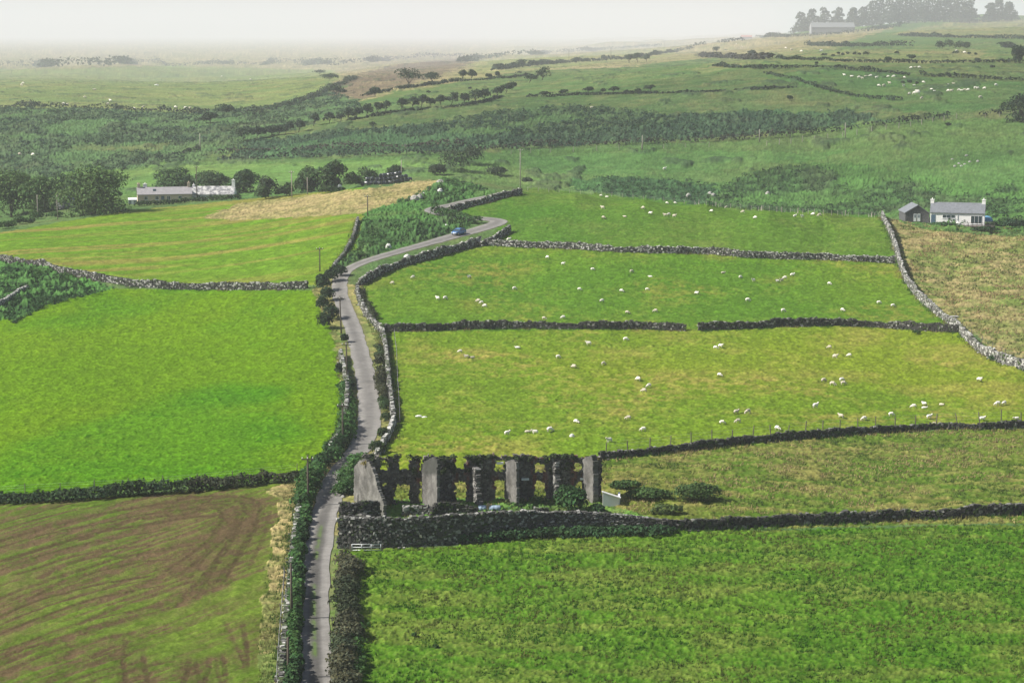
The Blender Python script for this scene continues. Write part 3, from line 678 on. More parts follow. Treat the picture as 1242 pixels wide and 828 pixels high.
tree('broad_tree', 258, 243, 50, 39, 'pale-topped tree behind the patchy slate cottage', (.06,.105,.04), 3000, .6, FT, .05, lobes=13, d=634)
tree('broad_tree', 296, 243, 40, 40, 'tree at the right-hand gable of the patchy slate cottage', (.05,.095,.034), 2600, .6, FT, .04, lobes=13, d=622)
tree('broad_tree', 374, 233, 40, 32, 'left half of the dark tree clump between the farm and the black bales', (.048,.09,.032), 2600, .58, 'tree clump left of the bales', .04, lobes=13)
tree('broad_tree', 402, 231, 36, 38, 'taller right half of the dark tree clump left of the black bales', (.046,.085,.032), 2600, .58, 'tree clump left of the bales', .04, lobes=13)
BB = 'bushes behind the hay bank'
for u, v, w, h, t in ((326,240,34,28,'rust-tinged bush between the slate cottage and the tree clump'), (345,238,26,16,'low green bush in front of the tree clump on the hay bank'),
                      (318,242,26,18,'bush just right of the slate cottage trees'), (428,228,26,20,'dark bush directly left of the black bale stack'), (446,222,30,21,'dark bush behind the left end of the bale stack'),
                      (478,212,24,12,'small dark bush behind the top of the bale stack'), (400,234,40,9,'low bramble strip below the dark tree clump')):
    bush('bush', u, v, w, h, t, (.04,.06,.035) if 'rust' in t else DARKG, 700, .55, BB)
for u, v, w, h, t in ((548,208,46,30,'grey-green thorn bush right of the bale stack, the larger lower one'), (572,200,34,26,'grey-green thorn bush behind the larger one right of the bales'), (530,212,30,14,'low thorn bush between the bales and the larger thorn bush'), (600,212,34,12,'low bush near the tall pale pole'), (640,222,14,8,'small bush at the foot of the tall pale pole'),):
    bush('thorn_bush', u, v, w, h, t, (.045,.07,.034), 900, .5, 'thorn bushes beyond the bank')
for u, v, w, h, t in ((8,277,26,11,'dark bush at the left frame edge below the farm trees'), (24,272,16,11,'round bush second from the left below the farm trees'), (46,266,26,10,'low sprawling bush below the grey gabled building'), (66,264,20,8,'low bush at the foot of the pole by the gabled building'), (36,271,14,8,'small bush between the round bush and the sprawling one')):
    bush('bush', u, v, w, h, t, MIDG, 500, .45, 'bushes below the farm trees')
# hedges round the farm
hedge('hedge', [(168,250),(200,248),(232,245),(262,243),(288,242)], 'dark clipped hedge in front of the farmhouse and slate cottage', 2.0, 1.4, DARKG, 60, .5, step=1.2, rough=.15)
# wind-bent hawthorns on the far hillside
HT = 'wind-bent hedgerow trees across the far hillside'
row = [(329,165,11,11),(338,164,13,14),(346,163,12,14),(351,160,9,14),(362,160,13,15),(380,153,14,17),(399,150,13,15),(413,147,12,10),(421,146,16,17),(431,145,14,16),(444,141,17,17),(457,138,13,15),(467,136,14,15),(486,133,17,15),(499,132,14,16),(510,131,17,17),(521,130,12,12),(533,129,16,15),(547,128,17,17),(562,127,14,15),(575,125,17,17),(586,123,16,17),(602,118,18,14),(613,114,15,13),(620,110,14,11),(641,102,18,13),(657,98,19,19)]
NUM = ['first','second','third','fourth','fifth','sixth','seventh','eighth','ninth','tenth']+[str(k)+'th' for k in range(11, 21)]+['21st','22nd','23rd']+[str(k)+'th' for k in range(24, 31)]+['31st','32nd','33rd']+[str(k)+'th' for k in range(34, 41)]+['41st','42nd','43rd']+[str(k)+'th' for k in range(44, 51)]+['51st','52nd','53rd']+[str(k)+'th' for k in range(54, 99)]
for k, (u, v, w, h) in enumerate(row):
    tree('hawthorn_tree', u, v, w*1.05, h, 'dark wind-bent tree, %s from left in the slanting hedgerow on the far hill' % NUM[k], (.04,.068,.036), 480, .6, HT, .24, lean=.3, flat=1.0, lobes=7)
row2 = [(658,118,18,8),(681,116,14,8),(712,114,15,10),(730,113,9,6),(743,113,15,9),(759,113,7,4),(773,113,9,6),(788,111,14,9)]
for k, (u, v, w, h) in enumerate(row2):
    tree('hawthorn_tree', u, v, w, h, 'low dark thorn tree, %s from left on the wall right of the slanting hedgerow' % NUM[k], (.036,.06,.03), 300, .6, HT, .3, lean=.3, flat=.8, lobes=5)
UT = 'scattered trees on the upper slopes'
for u, v, w, h, t in ((496,106,40,26,'large dark rounded tree high on the hill, left of centre'), (524,101,28,14,'low spreading tree beside the large rounded hill tree'), (455,117,15,12,'small dark tree left of the large rounded hill tree'),
    (561,98,9,14,'thin upright tree at the pale strip on the hill'), (572,97,13,14,'open-crowned tree right of the thin upright one'), (593,96,8,7,'tiny tree on the pale strip, left'), (603,95,8,9,'tiny tree on the pale strip, right'),
    (634,82,15,11,'rounded tree at the left end of the upper pale field'), (657,79,11,8,'small tree right of the rounded one on the upper pale field'), (699,77,11,8,'left tree of a pair on the upper pale strip'), (711,76,10,6,'right tree of a pair on the upper pale strip'), (732,73,8,7,'lone small tree on the upper pale strip'),
    (763,77,12,12,'left tree of the clump on the upper hill right of centre'), (773,76,14,13,'middle tree of the clump on the upper hill right of centre'), (784,75,13,10,'right tree of the clump on the upper hill right of centre'), (806,57,16,8,'misty tree at the top right of the upper pale field'),
    (869,64,10,8,'dark lone tree on the upper right slope beside a hedge'), (912,69,12,9,'dark tree on the upper right slope, left of a pair'), (933,72,15,8,'dark tree on the upper right slope, right of a pair'), (927,40,12,8,'misty round tree by the red-roofed shed'),
    (958,122,8,6,'lone bush-like tree in the middle of the right-hand far field'), (1106,73,12,7,'low dark tree in the far right hedge'), (1077,75,10,6,'small dark tree in the far right hedge, left'),
    (270,140,30,15,'dark bushy tree at the foot of the pale far-left field'), (255,150,24,14,'second bushy tree below the pale far-left field'), (330,165,26,14,'grey-green tree in the gully left of the hedgerow'), (296,172,30,20,'grey-green tree clump in the gully above the far road'), (312,168,22,16,'tree right of the gully clump'), (400,98,24,9,'tree at the right tip of the pale far-left field'), (388,92,16,8,'misty bush-like tree right of the pale far-left field'), (408,116,26,14,'dark tree in the upper gully'), (250,150,16,12,'small tree left of the gully')):
    tree('broad_tree', u, v, w, h, t, (.036,.062,.03), 700, .7, UT, .2, flat=1.0, lobes=7)
for u, v, w, h, t in ((1240,147,46,36,'dark round tree cut by the right frame edge on the far hillside'), (1236,77,24,24,'dark tree at the right frame edge above the sheep-dotted hillside'), (1222,58,22,8,'spreading low tree at the right end of a far hedge')):
    tree('broad_tree', u, v, w, h, t, (.03,.055,.028), 1800, .6, UT, .1, lobes=11)
for k, (u, v, w, h) in enumerate(((1140,61,16,12),(1150,60,18,13),(1162,60,18,11),(1172,60,14,10))):
    bush('bush', u, v, w, h, 'dark bush, %s from the left in the compact clump on the far right slope' % NUM[k], (.036,.06,.03), 420, .6, 'bush clump on the far right slope')
# conifer plantation at the skyline
CT = 'conifers of the misty skyline plantation'
cps = [(972,33,20,16),(984,32,18,19),(1000,31,18,20),(1016,30,18,19),(1034,28,16,17),(1046,30,18,20),(1058,29,20,26),(1068,29,20,28),(1079,28,22,30),(1090,28,22,28),(1101,27,22,27),(1112,27,22,30),(1122,26,24,31),(1134,26,24,32),(1145,25,24,32),(1156,25,24,31),(1166,25,22,29),(1176,25,18,26)]
for k, (u, v, w, h) in enumerate(cps):
    tree('conifer_tree', u, v+2, w*1.35, h+2, 'hazy dark conifer, %s from the left in the skyline plantation' % NUM[k], (.04,.058,.036), 1700, 3.0, CT, .05, kind='conifer', d=4450+40*(k%4))
for k, (u, v, w, h) in enumerate(((1200,25,18,20),(1212,25,22,24),(1224,25,18,21))):
    tree('conifer_tree', u, v+2, w*1.25, h+2, 'hazy dark conifer, %s from the left in the separate clump right of the plantation' % NUM[k], (.038,.056,.036), 1700, 2.9, 'separate skyline conifer clump', .05, kind='conifer', d=4450+40*k)
# far hedges and overgrown walls
FH = 'hedges and overgrown walls on the far hillsides'
DH = (.036,.056,.032)
for pts, t, wd, h, base in (
    ([(268,187),(330,184),(400,182),(480,180),(560,178)], 'upper of two dark purplish hedges crossing below the far hill, left part', 3.0, 2.2, (.06,.052,.042)),
    ([(270,196),(330,193),(400,191),(480,189),(550,187)], 'lower of two dark hedges crossing below the far hill, left part', 3.0, 2.4, (.038,.055,.034)),
    ([(580,182),(640,180),(720,177),(800,174),(880,171),(960,166)], 'dark brownish hedge crossing below the far gorse slope', 3.0, 2.4, (.05,.052,.036)),
    ([(960,166),(1010,160),(1060,154),(1110,148),(1150,143)], 'dark hedge climbing behind the pale fence posts on the right', 2.6, 2.4, DH),
    ([(1192,140),(1215,139),(1240,138)], 'short dark hedge beside the tree at the right frame edge', 2.4, 2.2, DH),
    ([(424,147),(470,139),(520,133),(570,128),(610,118)], 'low dark hedge bank under the slanting row of hawthorns', 1.6, 1.3, DH),
    ([(640,118),(700,116),(760,114),(830,113),(900,110),(965,107)], 'thin dark wall line running right across the far hill', 1.6, 1.0, DH),
    ([(440,117),(480,110),(520,104),(560,99),(610,96),(640,92)], 'dotted low hedge along the pale strip on the hill', 1.8, 1.2, DH),
    ([(600,86),(650,80),(700,76),(760,72),(800,66),(840,60)], 'misty hedge line along the upper pale strip', 2.2, 1.6, DH),
    ([(-10,82),(60,82),(120,81),(180,77),(205,81),(260,79),(330,79),(410,78)], 'dark hedge along the top of the pale far-left field', 4.0, 3.0, DH),
    ([(-10,132),(60,131),(120,133),(200,137),(250,140)], 'dark hedge along the foot of the pale far-left field', 3.0, 2.2, DH),
    ([(300,142),(340,132),(370,124),(400,110),(430,96)], 'gully edge thicket climbing right of the pale far-left field', 5.0, 2.6, (.042,.06,.036)),
    ([(866,81),(900,83),(942,84),(992,82),(1049,87),(1102,92)], 'dark hedge above the sheep-dotted far field, left part', 2.2, 1.7, DH),
    ([(1115,92),(1150,94),(1191,96),(1245,98)], 'dark hedge above the sheep-dotted far field, right part', 2.2, 1.7, DH),
    ([(850,70),(890,72),(930,74)], 'purplish heather bank on the far right slope', 4.0, 2.4, (.05,.05,.042)),
    ([(942,72),(1000,74),(1049,76),(1120,77),(1227,76)], 'hedge with bushes across the far right slope', 1.8, 1.4, DH),
    ([(980,56),(1024,57),(1060,57),(1106,57)], 'thick dark hedge on the far right slope above the bush clump', 3.2, 2.2, DH),
    ([(1092,44),(1156,46),(1195,47),(1240,48)], 'hedge below the domed field on the right skyline', 2.4, 1.6, DH),
    ([(917,45),(964,45),(1013,42),(1055,38),(1095,32)], 'rough hedge along the lower edge of the skyline plantation field', 3.0, 1.8, DH),
    ([(930,90),(960,96),(985,104),(1020,114),(1060,120),(1090,122)], 'broken line of gorse descending across the far right field', 3.0, 1.4, (.045,.075,.038)),
    ([(560,76),(600,70),(660,66),(720,62),(800,56)], 'foggy dark line of heather below the fog bank', 4.0, 1.8, DH),
    ([(400,80),(440,76),(500,72),(560,68)], 'foggy hedge left of centre below the fog bank', 4.0, 2.4, DH),
    ([(820,62),(850,56),(900,50)], 'misty hedge rising towards the red-roofed shed', 2.5, 1.6, DH),
    ([(176,196),(200,191),(225,186),(240,184)], 'hedge above the far road on the left', 2.2, 1.8, DH)):
    hedge('hedge', pts, t, wd, h, base, 13, .75, group=FH, step=wd*.6, rough=.5, gaps=.12 if h < 2 else .04, seed=len(t))
# small dark gorse bushes dotted over the upper right slopes
gb = [(u, v, w, h) for u, v, w, h in ((1017,66,5,3),(1022,67,5,3),(1028,66,5,3),(1036,67,6,4),(1042,67,5,3),(1050,67,12,5),(1000,68,9,4),(1010,69,5,3),(1088,66,6,4),(1160,66,14,5),(1175,66,5,3),(1183,67,5,3),(1095,101,6,3),(1103,101,8,4),(1112,102,6,3),(846,69,12,5),(887,68,10,5),(924,66,6,3),(990,78,5,3),(1150,76,8,4),(1185,75,10,5),(1150,152,8,3),(655,92,8,3),(570,108,5,2.5),(520,113,8,3),(1203,82,8,3),(452,152,10,4),(420,160,14,4),(880,62,6,3),(630,90,9,4))]
for k, (u, v, w, h) in enumerate(gb):
    bush('gorse_bush', u, v, w, h, 'small dark gorse bush, %s in a left-to-right count over the far pastures' % NUM[sorted(gb).index((u, v, w, h))], (.036,.058,.03), 110, .6, 'gorse dotted over the far pastures')
# ------------------------------------------------------------------ lane-side bushes
LB = 'round gorse bushes along the left of the lane'
lb = [(402,338,26,21),(392,350,25,21),(397,361,24,19),(391,371,22,17),(401,383,25,20),(395,394,25,20),(414,331,20,15),(418,411,12,12),(412,447,13,12),(424,468,13,14),(390,340,18,14)]
for k, (u, v, w, h) in enumerate(lb):
    rk = sorted(lb, key=lambda q: q[1]).index((u, v, w, h))
    bush('gorse_bush', u, v+4, w, h, 'dark round gorse bush left of the lane, %s from the far end of its row' % NUM[rk], (.026,.05,.022), 700, .34, LB)
RBH = 'scrub strips right of the lane'
hedge('scrub_strip', [(434,350),(438,362),(446,376),(453,388)], 'brownish scrub along the upper part of the tumbled wall right of the lane', 1.6, 1.4, (.05,.062,.03), 60, .3, step=.8, rough=.5, gaps=.22, group=RBH)
hedge('scrub_strip', [(457,412),(460,430),(461,452),(463,472),(466,492),(468,512)], 'brownish scrub along the middle of the tumbled wall right of the lane', 1.4, 1.3, (.05,.058,.03), 60, .28, step=.8, rough=.6, gaps=.28, group=RBH, mix=(.04,.07,.026))
for k, (u, v, w, h) in enumerate([(466,528,18,14),(456,546,28,19),(450,560,24,15),(446,572,16,13)]):
    bush('scrub_bush', u, v+3, w, h, 'green scrub bush right of the lane above the ruin, %s from the far end' % NUM[k], (.04,.07,.026), 520, .28, 'scrub bushes above the ruin')
hedge('hedgerow', [(424,520),(414,540),(400,556),(388,570),(380,584),(374,600),(370,616)], 'leafy bramble hedgerow leaning over the left of the lane near the ruin', 2.4, 2.1, BRACK, 130, .36, step=1.0, rough=.3, group='lane hedgerows', mix=(.03,.07,.022))
hedge('hedgerow', [(372,616),(367,640),(363,670),(361,705),(358,750),(356,790),(355,828),(354,850)], 'ferny hedgerow along the left of the lane at the bottom', 1.25, 1.3, BRACK, 130, .34, step=.9, rough=.35, group='lane hedgerows', mix=(.03,.07,.022))
hedge('hedgerow', [(419,470),(421,500),(421,520),(414,540)], 'low green bramble strip along the left of the lane halfway up', 1.8, 1.3, BRACK, 90, .32, step=.9, group='lane hedgerows')
hedge('hedgerow', [(424,686),(421,710),(419,750),(416,800),(414,850)], 'dense brown-green hedge right of the lane at the bottom', 2.1, 1.6, BROWNH, 200, .26, step=.8, rough=.18, group='lane hedgerows', mix=(.045,.06,.03))
hedge('hedgerow', [(436,700),(434,740),(430,780),(428,840)], 'loose green undergrowth on the field side of the brown hedge', 1.7, .9, (.05,.11,.028), 60, .3, step=1.0, gaps=.35, group='lane hedgerows')
hedge('hedgerow', [(-190,622),(-20,611),(40,608),(100,605),(160,600),(220,596),(280,590),(330,585),(368,582)], 'dark overgrown hedge bank between the bright green field and the tracked brown field', 2.2, 1.55, (.032,.06,.024), 95, .34, step=.8, rough=.35, mix=(.05,.06,.032))
hedge('fern_bank', [(414,600),(420,585),(427,570),(436,556)], 'ferns on the bank between lane and ruin gable', 2.2, 1.2, BRACK, 80, .32, step=.8, cat='ferns')
hedge('bracken_bank', [(528,261),(545,264),(560,267.5),(578,271)], 'tall bracken bank hiding the middle of the hairpin bend', 2.6, 2.2, (.045,.10,.03), 90, .4, step=1.0, cat='bracken')
# nettles and bushes about the ruin
hedge('nettle_bed', [(560,656),(610,653),(660,650),(710,649),(760,648),(806,646)], 'dark bed of tall nettles in front of the ruin boundary wall', 2.2, 1.1, (.032,.075,.026), 130, .3, step=.7, rough=.25, cat='nettles')
bush('elder_bush', 694, 621, 46, 36, 'dense dark green elder bush growing inside the right end of the ruin', (.03,.075,.022), 2200, .34)
bush('elder_bush', 725, 622, 22, 12, 'low dark bush at the foot of the pale right end wall', (.034,.08,.026), 600, .3)
bush('bramble_bush', 846, 606, 72, 24, 'large dark bramble mound in the pasture right of the ruin', (.07,.125,.036), 3000, .26, squash=.6)
bush('bramble_bush', 784, 604, 70, 15, 'low dark bramble patch between ruin and the large bramble mound', (.07,.13,.036), 2000, .26, squash=.6)
bush('bramble_bush', 812, 622, 44, 12, 'pale low growth in front of the large bramble mound', (.09,.13,.04), 700, .3, squash=.6)
bush('bramble_bush', 760, 592, 40, 12, 'flat bramble patch just right of the pale end wall', (.065,.125,.036), 900, .28, squash=.6)
bush('thorn_bush', 424, 600, 14, 12, 'small dark bush between the lane and the ruin gable', (.03,.06,.024), 500, .28)
bush('thorn_bush', 502, 771, 7, 5, 'small dark weed clump alone in the foreground pasture, left', (.035,.085,.022), 160, .2)
bush('thorn_bush', 529, 785, 8, 4, 'smaller weed clump alone in the foreground pasture, right', (.045,.1,.025), 140, .2)
bush('bramble_bush', 1112, 405, 12, 5, 'small dark weeds under the long pale wall, upper', (.035,.08,.025), 160, .25)
bush('bramble_bush', 1205, 437, 16, 7, 'small dark weeds under the long pale wall, lower', (.035,.08,.025), 200, .25)
bush('bramble_bush', 1195, 282, 40, 9, 'dark low bush beside the white cottage garden', (.03,.065,.028), 600, .4, squash=.6)
bush('bramble_bush', 1230, 277, 40, 12, 'dark bushes at the right frame edge beside the white cottage', (.028,.06,.03), 700, .4, squash=.6)
bush('bramble_bush', 1145, 274, 46, 5, 'green bank growth below the front wall of the white cottage', (.04,.09,.03), 500, .35, squash=.5)

# ------------------------------------------------------------------ scrub (gorse, bracken) and long grass: uncountable cover
def scatter(name, polys, dens_, size, base, label, per=5, lo=.1, hi=.7, seed=1, mask=None, wid=.8, alt=None):
    g = np.random.default_rng(seed); pts = []
    for pl in polys:
        A = .5*abs(np.dot(pl[:, 0], np.roll(pl[:, 1], 1))-np.dot(pl[:, 1], np.roll(pl[:, 0], 1)))
        b0, b1 = pl.min(0), pl.max(0); n = int((b1-b0).prod()*dens_); n = min(n, 160000)
        q = g.uniform(b0, b1, (n, 2)); q = q[inpoly(q[:, 0], q[:, 1], pl)]; pts.append(q)
    q = np.concatenate(pts)
    k = fbm(q[:, 0]/2.8, q[:, 1]/2.8, 22, 3, .55); op = fbm(q[:, 0]*.05, q[:, 1]*.035, 78, 4) < .58; m0 = (k > .44) & op; q = q[m0]; k = k[m0]
    if mask is not None: m = mask(q[:, 0], q[:, 1]); q = q[m]; k = k[m]
    c = np.c_[q, zbase(q[:, 0], q[:, 1])+lerp(lo, hi, sstep(.44, .75, k))]
    rad = np.c_[g.uniform(.5, 1.2, len(c))*wid, g.uniform(.5, 1.2, len(c))*wid, g.uniform(.35, .8, len(c))*wid]
    V, F, C = leaves(c, rad, per*len(c), size, base, rng=g, lobevar=.14, vary=.16)
    if alt is not None:
        kk = vnoise(V[::4, 0]*.06, V[::4, 1]*.06, seed) > .52; C[np.repeat(kk, 4)] *= np.asarray(alt)/np.asarray(base)
    o = npmesh(name, V, F, M['leaf'], col=C); return tag(o, label, 'scrub', kind='stuff')
def fpol(nm): return [f[1] for f in FIELDS if f[0] == nm]
offroad = lambda x, y: seg_dist(x, y, ROADP[::3], 6) > 3.2
scatter('scrub', fpol('gorseband')+fpol('midscrub'), .34, .5, (.048,.096,.054), 'dark gorse and bracken covering the far slope', 7, .1, 1.0, 3, wid=.9, alt=(.05,.10,.052))
scatter('scrub', fpol('leftscrub'), .20, .55, (.05,.095,.056), 'dark scrub and gorse filling the gully on the far left', 7, .1, 1.0, 4, wid=1.0, alt=(.048,.088,.04))
scatter('scrub', fpol('hillscrub'), .36, .45, (.038,.084,.030), 'bracken on the hillside behind the crest of the sheep fields', 5, .1, .9, 5, wid=.9, alt=(.048,.098,.034))
scatter('bracken', fpol('roadscrub'), .95, .32, (.034,.08,.026), 'bracken and bramble covering the bank between lane and hay meadow', 11, .1, .7, 6, mask=offroad, wid=.6, alt=(.06,.125,.034))
scatter('bracken', fpol('leftrough'), .9, .32, (.034,.085,.026), 'bracken filling the rough corner at the left edge', 11, .1, .7, 8, wid=.6, alt=(.055,.125,.03))
scatter('weeds', fpol('ruinyard'), 1.6, .3, (.05,.11,.03), 'weeds growing inside and around the ruin', 5, .05, .35, 9, wid=.35, mask=lambda x, y: offroad(x, y), alt=(.10,.13,.04))
def tufts(name, P, hgt, col, label, blades=4, rng=R, wid=.06, lean=.5):
    """grass tufts at world xy P"""
    n = len(P)*blades; i = np.repeat(np.arange(len(P)), blades)
    x = P[i, 0]+rng.normal(0, .10, n); y = P[i, 1]+rng.normal(0, .10, n); z = zbase(x, y)-.05
    an = rng.uniform(0, pi, n); h = hgt*rng.uniform(.5, 1.3, n); lx = rng.normal(.35, .5, n)*lean*h; ly = rng.normal(-.1, .5, n)*lean*h; w = wid*rng.uniform(.6, 1.4, n)
    dx, dy = np.cos(an)*w, np.sin(an)*w
    V = np.stack([np.c_[x-dx, y-dy, z], np.c_[x+dx, y+dy, z], np.c_[x+lx, y+ly, z+h]], 1).reshape(-1, 3)
    t = rng.uniform(.65, 1.35, n); c = (col[i] if np.ndim(col) == 2 else np.asarray(col)[None])*t[:, None]
    o = npmesh(name, V, np.arange(3*n).reshape(n, 3), M['grassblade'], col=np.repeat(c, 3, 0)); return tag(o, label, 'grass', kind='stuff')
def inside(nm, dens_, thr=None, seed=5, sc=.3, lim=90000):
    g = np.random.default_rng(seed); out = []
    for pl in fpol(nm):
        b0, b1 = pl.min(0), pl.max(0); b0 = np.maximum(b0, (-170, 165)); b1 = np.minimum(b1, (190, 620))
        n = int((b1-b0).prod()*dens_); q = g.uniform(b0, b1, (n, 2)); q = q[inpoly(q[:, 0], q[:, 1], pl)]
        q = q[np.abs(q[:, 0]/q[:, 1]) < .36]; out.append(q)
    q = np.concatenate(out)
    if thr is not None: q = q[fbm(q[:, 0]*sc, q[:, 1]*sc*1.2, 44, 3) > thr]
    return q[offroad(q[:, 0], q[:, 1])][:lim]
q = inside('foreground', 5.0, .42, 5); kk = fbm(q[:, 0]*.12, q[:, 1]*.2, 45, 3)
tufts('grass', q, .26, lerp(np.array((.04,.12,.01)), np.array((.15,.145,.04)), sstep(.4, .62, kk)[:, None]*.7), 'tufty grass of the foreground pasture', 3, wid=.07)
q = inside('strip', 4.0, .42, 6); kk = fbm(q[:, 0]*.15, q[:, 1]*.25, 46, 3)
tufts('grass', q, .3, lerp(np.array((.09,.14,.03)), np.array((.3,.245,.11)), sstep(.36, .6, kk)[:, None]), 'long dry grass in the strip right of the ruin', 3, wid=.07)
g0_ = np.random.default_rng(31); q = np.r_[inside('leftverge', 9.0, .22, 7), inside('rightverge', 7.0, .22, 8)]; q = q[vnoise(q[:, 0]*.7, q[:, 1]*.5, 48) > g0_.random(len(q))*.9]; kk = fbm(q[:, 0]*.45, q[:, 1]*.35, 47, 3)
tufts('grass', q, .33, lerp(np.array((.08,.13,.025)), np.array((.23,.195,.085)), sstep(.3, .8, kk)[:, None]), 'long straw-coloured grass on the lane verges', 4, wid=.035)
q = inside('rightrough', 1.6, .42, 9); kk = fbm(q[:, 0]*.15, q[:, 1]*.2, 48, 3)
tufts('grass', q, .42, lerp(np.array((.10,.13,.035)), np.array((.3,.225,.11)), sstep(.4, .6, kk)[:, None]), 'rank straw-coloured grass of the rough pasture at the right', 3, wid=.10)

g_ = np.random.default_rng(77); q = []
for Pw in WALLS:
    n = len(Pw)*5; i = g_.integers(0, len(Pw), n); q.append(Pw[i, :2]+g_.normal(0, .75, (n, 2)))
q = np.concatenate(q); q = q[offroad(q[:, 0], q[:, 1])]; kk = vnoise(q[:, 0]*.25, q[:, 1]*.25, 49)
tufts('grass', q, .5, lerp(np.array((.04,.10,.015)), np.array((.19,.165,.06)), sstep(.45, .8, kk)[:, None]), 'long uncut grass along the feet of the field walls', 3, wid=.05)
# ------------------------------------------------------------------ the roofless ruin
def plane_map(P0, dr):
    dr = np.asarray(dr, float)/np.hypot(*dr); nx, ny = -dr[1], dr[0]
    def f(u, v):
        a, t = ray(u, v); k = (P0[0]*nx+P0[1]*ny)/(a*nx+ny); x = a*k; y = k
        return (x-P0[0])*dr[0]+(y-P0[1])*dr[1], CZ-t*k
    return f, dr
def mask_wall(name, P0, dr, px_solid, s0, s1, z0, z1, thick, mt, colfn, parent, res=.13, jit=.07, rag=5.0):
    """a ragged masonry wall: every cell whose centre lies in the solid outline, given thickness and an uneven face"""
    ns, nz = int((s1-s0)/res)+1, int((z1-z0)/res)+1
    sc = s0+(np.arange(ns)+.5)*res; zc = z0+(np.arange(nz)+.5)*res
    Sg, Zg = np.meshgrid(sc, zc, indexing='ij')
    X = P0[0]+dr[0]*Sg; Y = P0[1]+dr[1]*Sg
    u, v = proj(X, Y, Zg)
    u = u+(vnoise(Sg*1.6, Zg*1.6, 5)-.5)*rag*.6+(vnoise(Sg*4.6, Zg*4.6, 15)-.5)*rag*.8; v = v+(vnoise(Sg*1.9, Zg*1.9, 6)-.5)*rag*.6+(vnoise(Sg*4.6, Zg*4.6, 16)-.5)*rag*.7
    sol = px_solid(u, v)
    pad = np.zeros((ns+2, nz+2), bool); pad[1:-1, 1:-1] = sol
    # node grid, front and back
    sn = s0+np.arange(ns+1)*res; zn = z0+np.arange(nz+1)*res
    Sn, Zn = np.meshgrid(sn, zn, indexing='ij'); jj = res*.28
    Sj = Sn+R.uniform(-jj, jj, Sn.shape); Zj = Zn+R.uniform(-jj, jj, Sn.shape)
    nx, ny = dr[1], -dr[0]                      # towards the camera side
    if ny > 0: nx, ny = -nx, -ny
    V = []; C = []
    for side in (1, -1):
        off = side*thick/2+jit*(R.uniform(-1, 1, Sn.shape)*.7+1.6*(vnoise(Sn*1.2, Zn*1.2, 8+side)-.5))
        V.append(np.stack([P0[0]+dr[0]*Sj+nx*off, P0[1]+dr[1]*Sj+ny*off, Zj], -1).reshape(-1, 3)); uu, vv = proj(P0[0]+dr[0]*Sn, P0[1]+dr[1]*Sn, Zn)
        C.append(colfn(uu.ravel(), vv.ravel(), Sn.ravel(), Zn.ravel()))
    N = Sn.size; V = np.concatenate(V); C = np.concatenate(C)
    I, J = np.nonzero(sol); w = nz+1; a = I*w+J; b = (I+1)*w+J; c = (I+1)*w+J+1; d = I*w+J+1
    F = [np.c_[a, b, c, d], np.c_[a+N, d+N, c+N, b+N]]
    L = ~pad[I, J+1]; F.append(np.c_[a, d, d+N, a+N][L]); Rr = ~pad[I+2, J+1]; F.append(np.c_[b, b+N, c+N, c][Rr])
    Bm = ~pad[I+1, J]; F.append(np.c_[a, a+N, b+N, b][Bm]); Tm = ~pad[I+1, J+2]; F.append(np.c_[d, c, c+N, d+N][Tm])
    F = np.concatenate(F); used = np.unique(F); mp = np.full(len(V), -1); mp[used] = np.arange(len(used))
    o = npmesh(name, V[used], mp[F], mt, col=C[used])
    return o
def pip(u, v, poly): return inpoly(u, v, poly)
RB = px1(440, 612)
rb_dir = (cos(radians(9)), sin(radians(9)))
_pm, rb_dir = plane_map(RB, rb_dir)
ruin = empty('ruined_house', RB, 0, 'long roofless ruin of dark stone with gaping windows and pale rendered cross walls', 'ruin')
def adopt(o, root):
    o.parent = root; o.location = tuple(-np.array(root.location)); return o
def rects(u, v, L):
    m = np.zeros(u.shape, bool)
    for a, b, c, d in L: m |= (u >= a) & (u <= c) & (v >= b) & (v <= d)
    return m
def back_solid(u, v):
    top = 553.5+6.0*(vnoise(u*.14, 0*u, 3)-.5)+3.0*(vnoise(u*.6, 0*u, 4)-.5)
    m = (u > 441) & (u < 729) & (v > top) & (v < 640)
    m &= ~rects(u, v, [(461,557,470,571), (483.5,540,497,571), (509,540,513,571), (553,540,564,568.5), (600.5,558,612,571.5), (648.5,561,660.5,572.5), (696,560.5,708,572.5)])
    m &= ~rects(u, v, [(479,590,497,609), (509,583,514,612), (552,586,565,610), (600.5,585,612,611), (648.5,586,660.5,611), (697,587,709,612), (464,585,468,590)])
    for c, r, k in ((488, 9, 590), (558.5, 6.5, 586.5), (606, 6, 585.5), (654.5, 6, 586.5), (703, 6, 587.5)):   # low arches over the ground-floor openings
        m &= ~(((u-c)/r)**2+((v-k)/4.0)**2 < 1)
    m &= ~((u > 441) & (u < 452) & (v > 572) & (v < 592) & (u > 441))
    return m
def back_col(u, v, s, z):
    st = vnoise(s*3.1, z*4.6, 13); big = fbm(s*.5, z*.5, 14, 3)
    g = lerp(.042, .16, st**1.5)*(.7+.6*big); col = np.c_[g*1.10, g, g*.88]
    lic = (vnoise(s*4.3, z*4.3, 17) > .86); col[lic] = (.26, .25, .22)
    br = np.zeros(len(u))
    for e in (600, 612, 647, 660.5, 695.5, 708, 552, 565, 508): br = np.maximum(br, sstep(5.5, 1.5, np.abs(u-e))*(v < 592))
    br *= sstep(.35, .6, vnoise(s*2.3, z*1.7, 19))
    col = lerp(col, np.array((.17, .062, .04)), (br*.8)[:, None])
    return col
s_end = float(_pm(729, 600)[0])
adopt(mask_wall('rear_wall', RB, rb_dir, back_solid, -.3, s_end+.3, RB[2]-1.2, RB[2]+7.5, .62, M['rubble'], back_col, None), ruin)
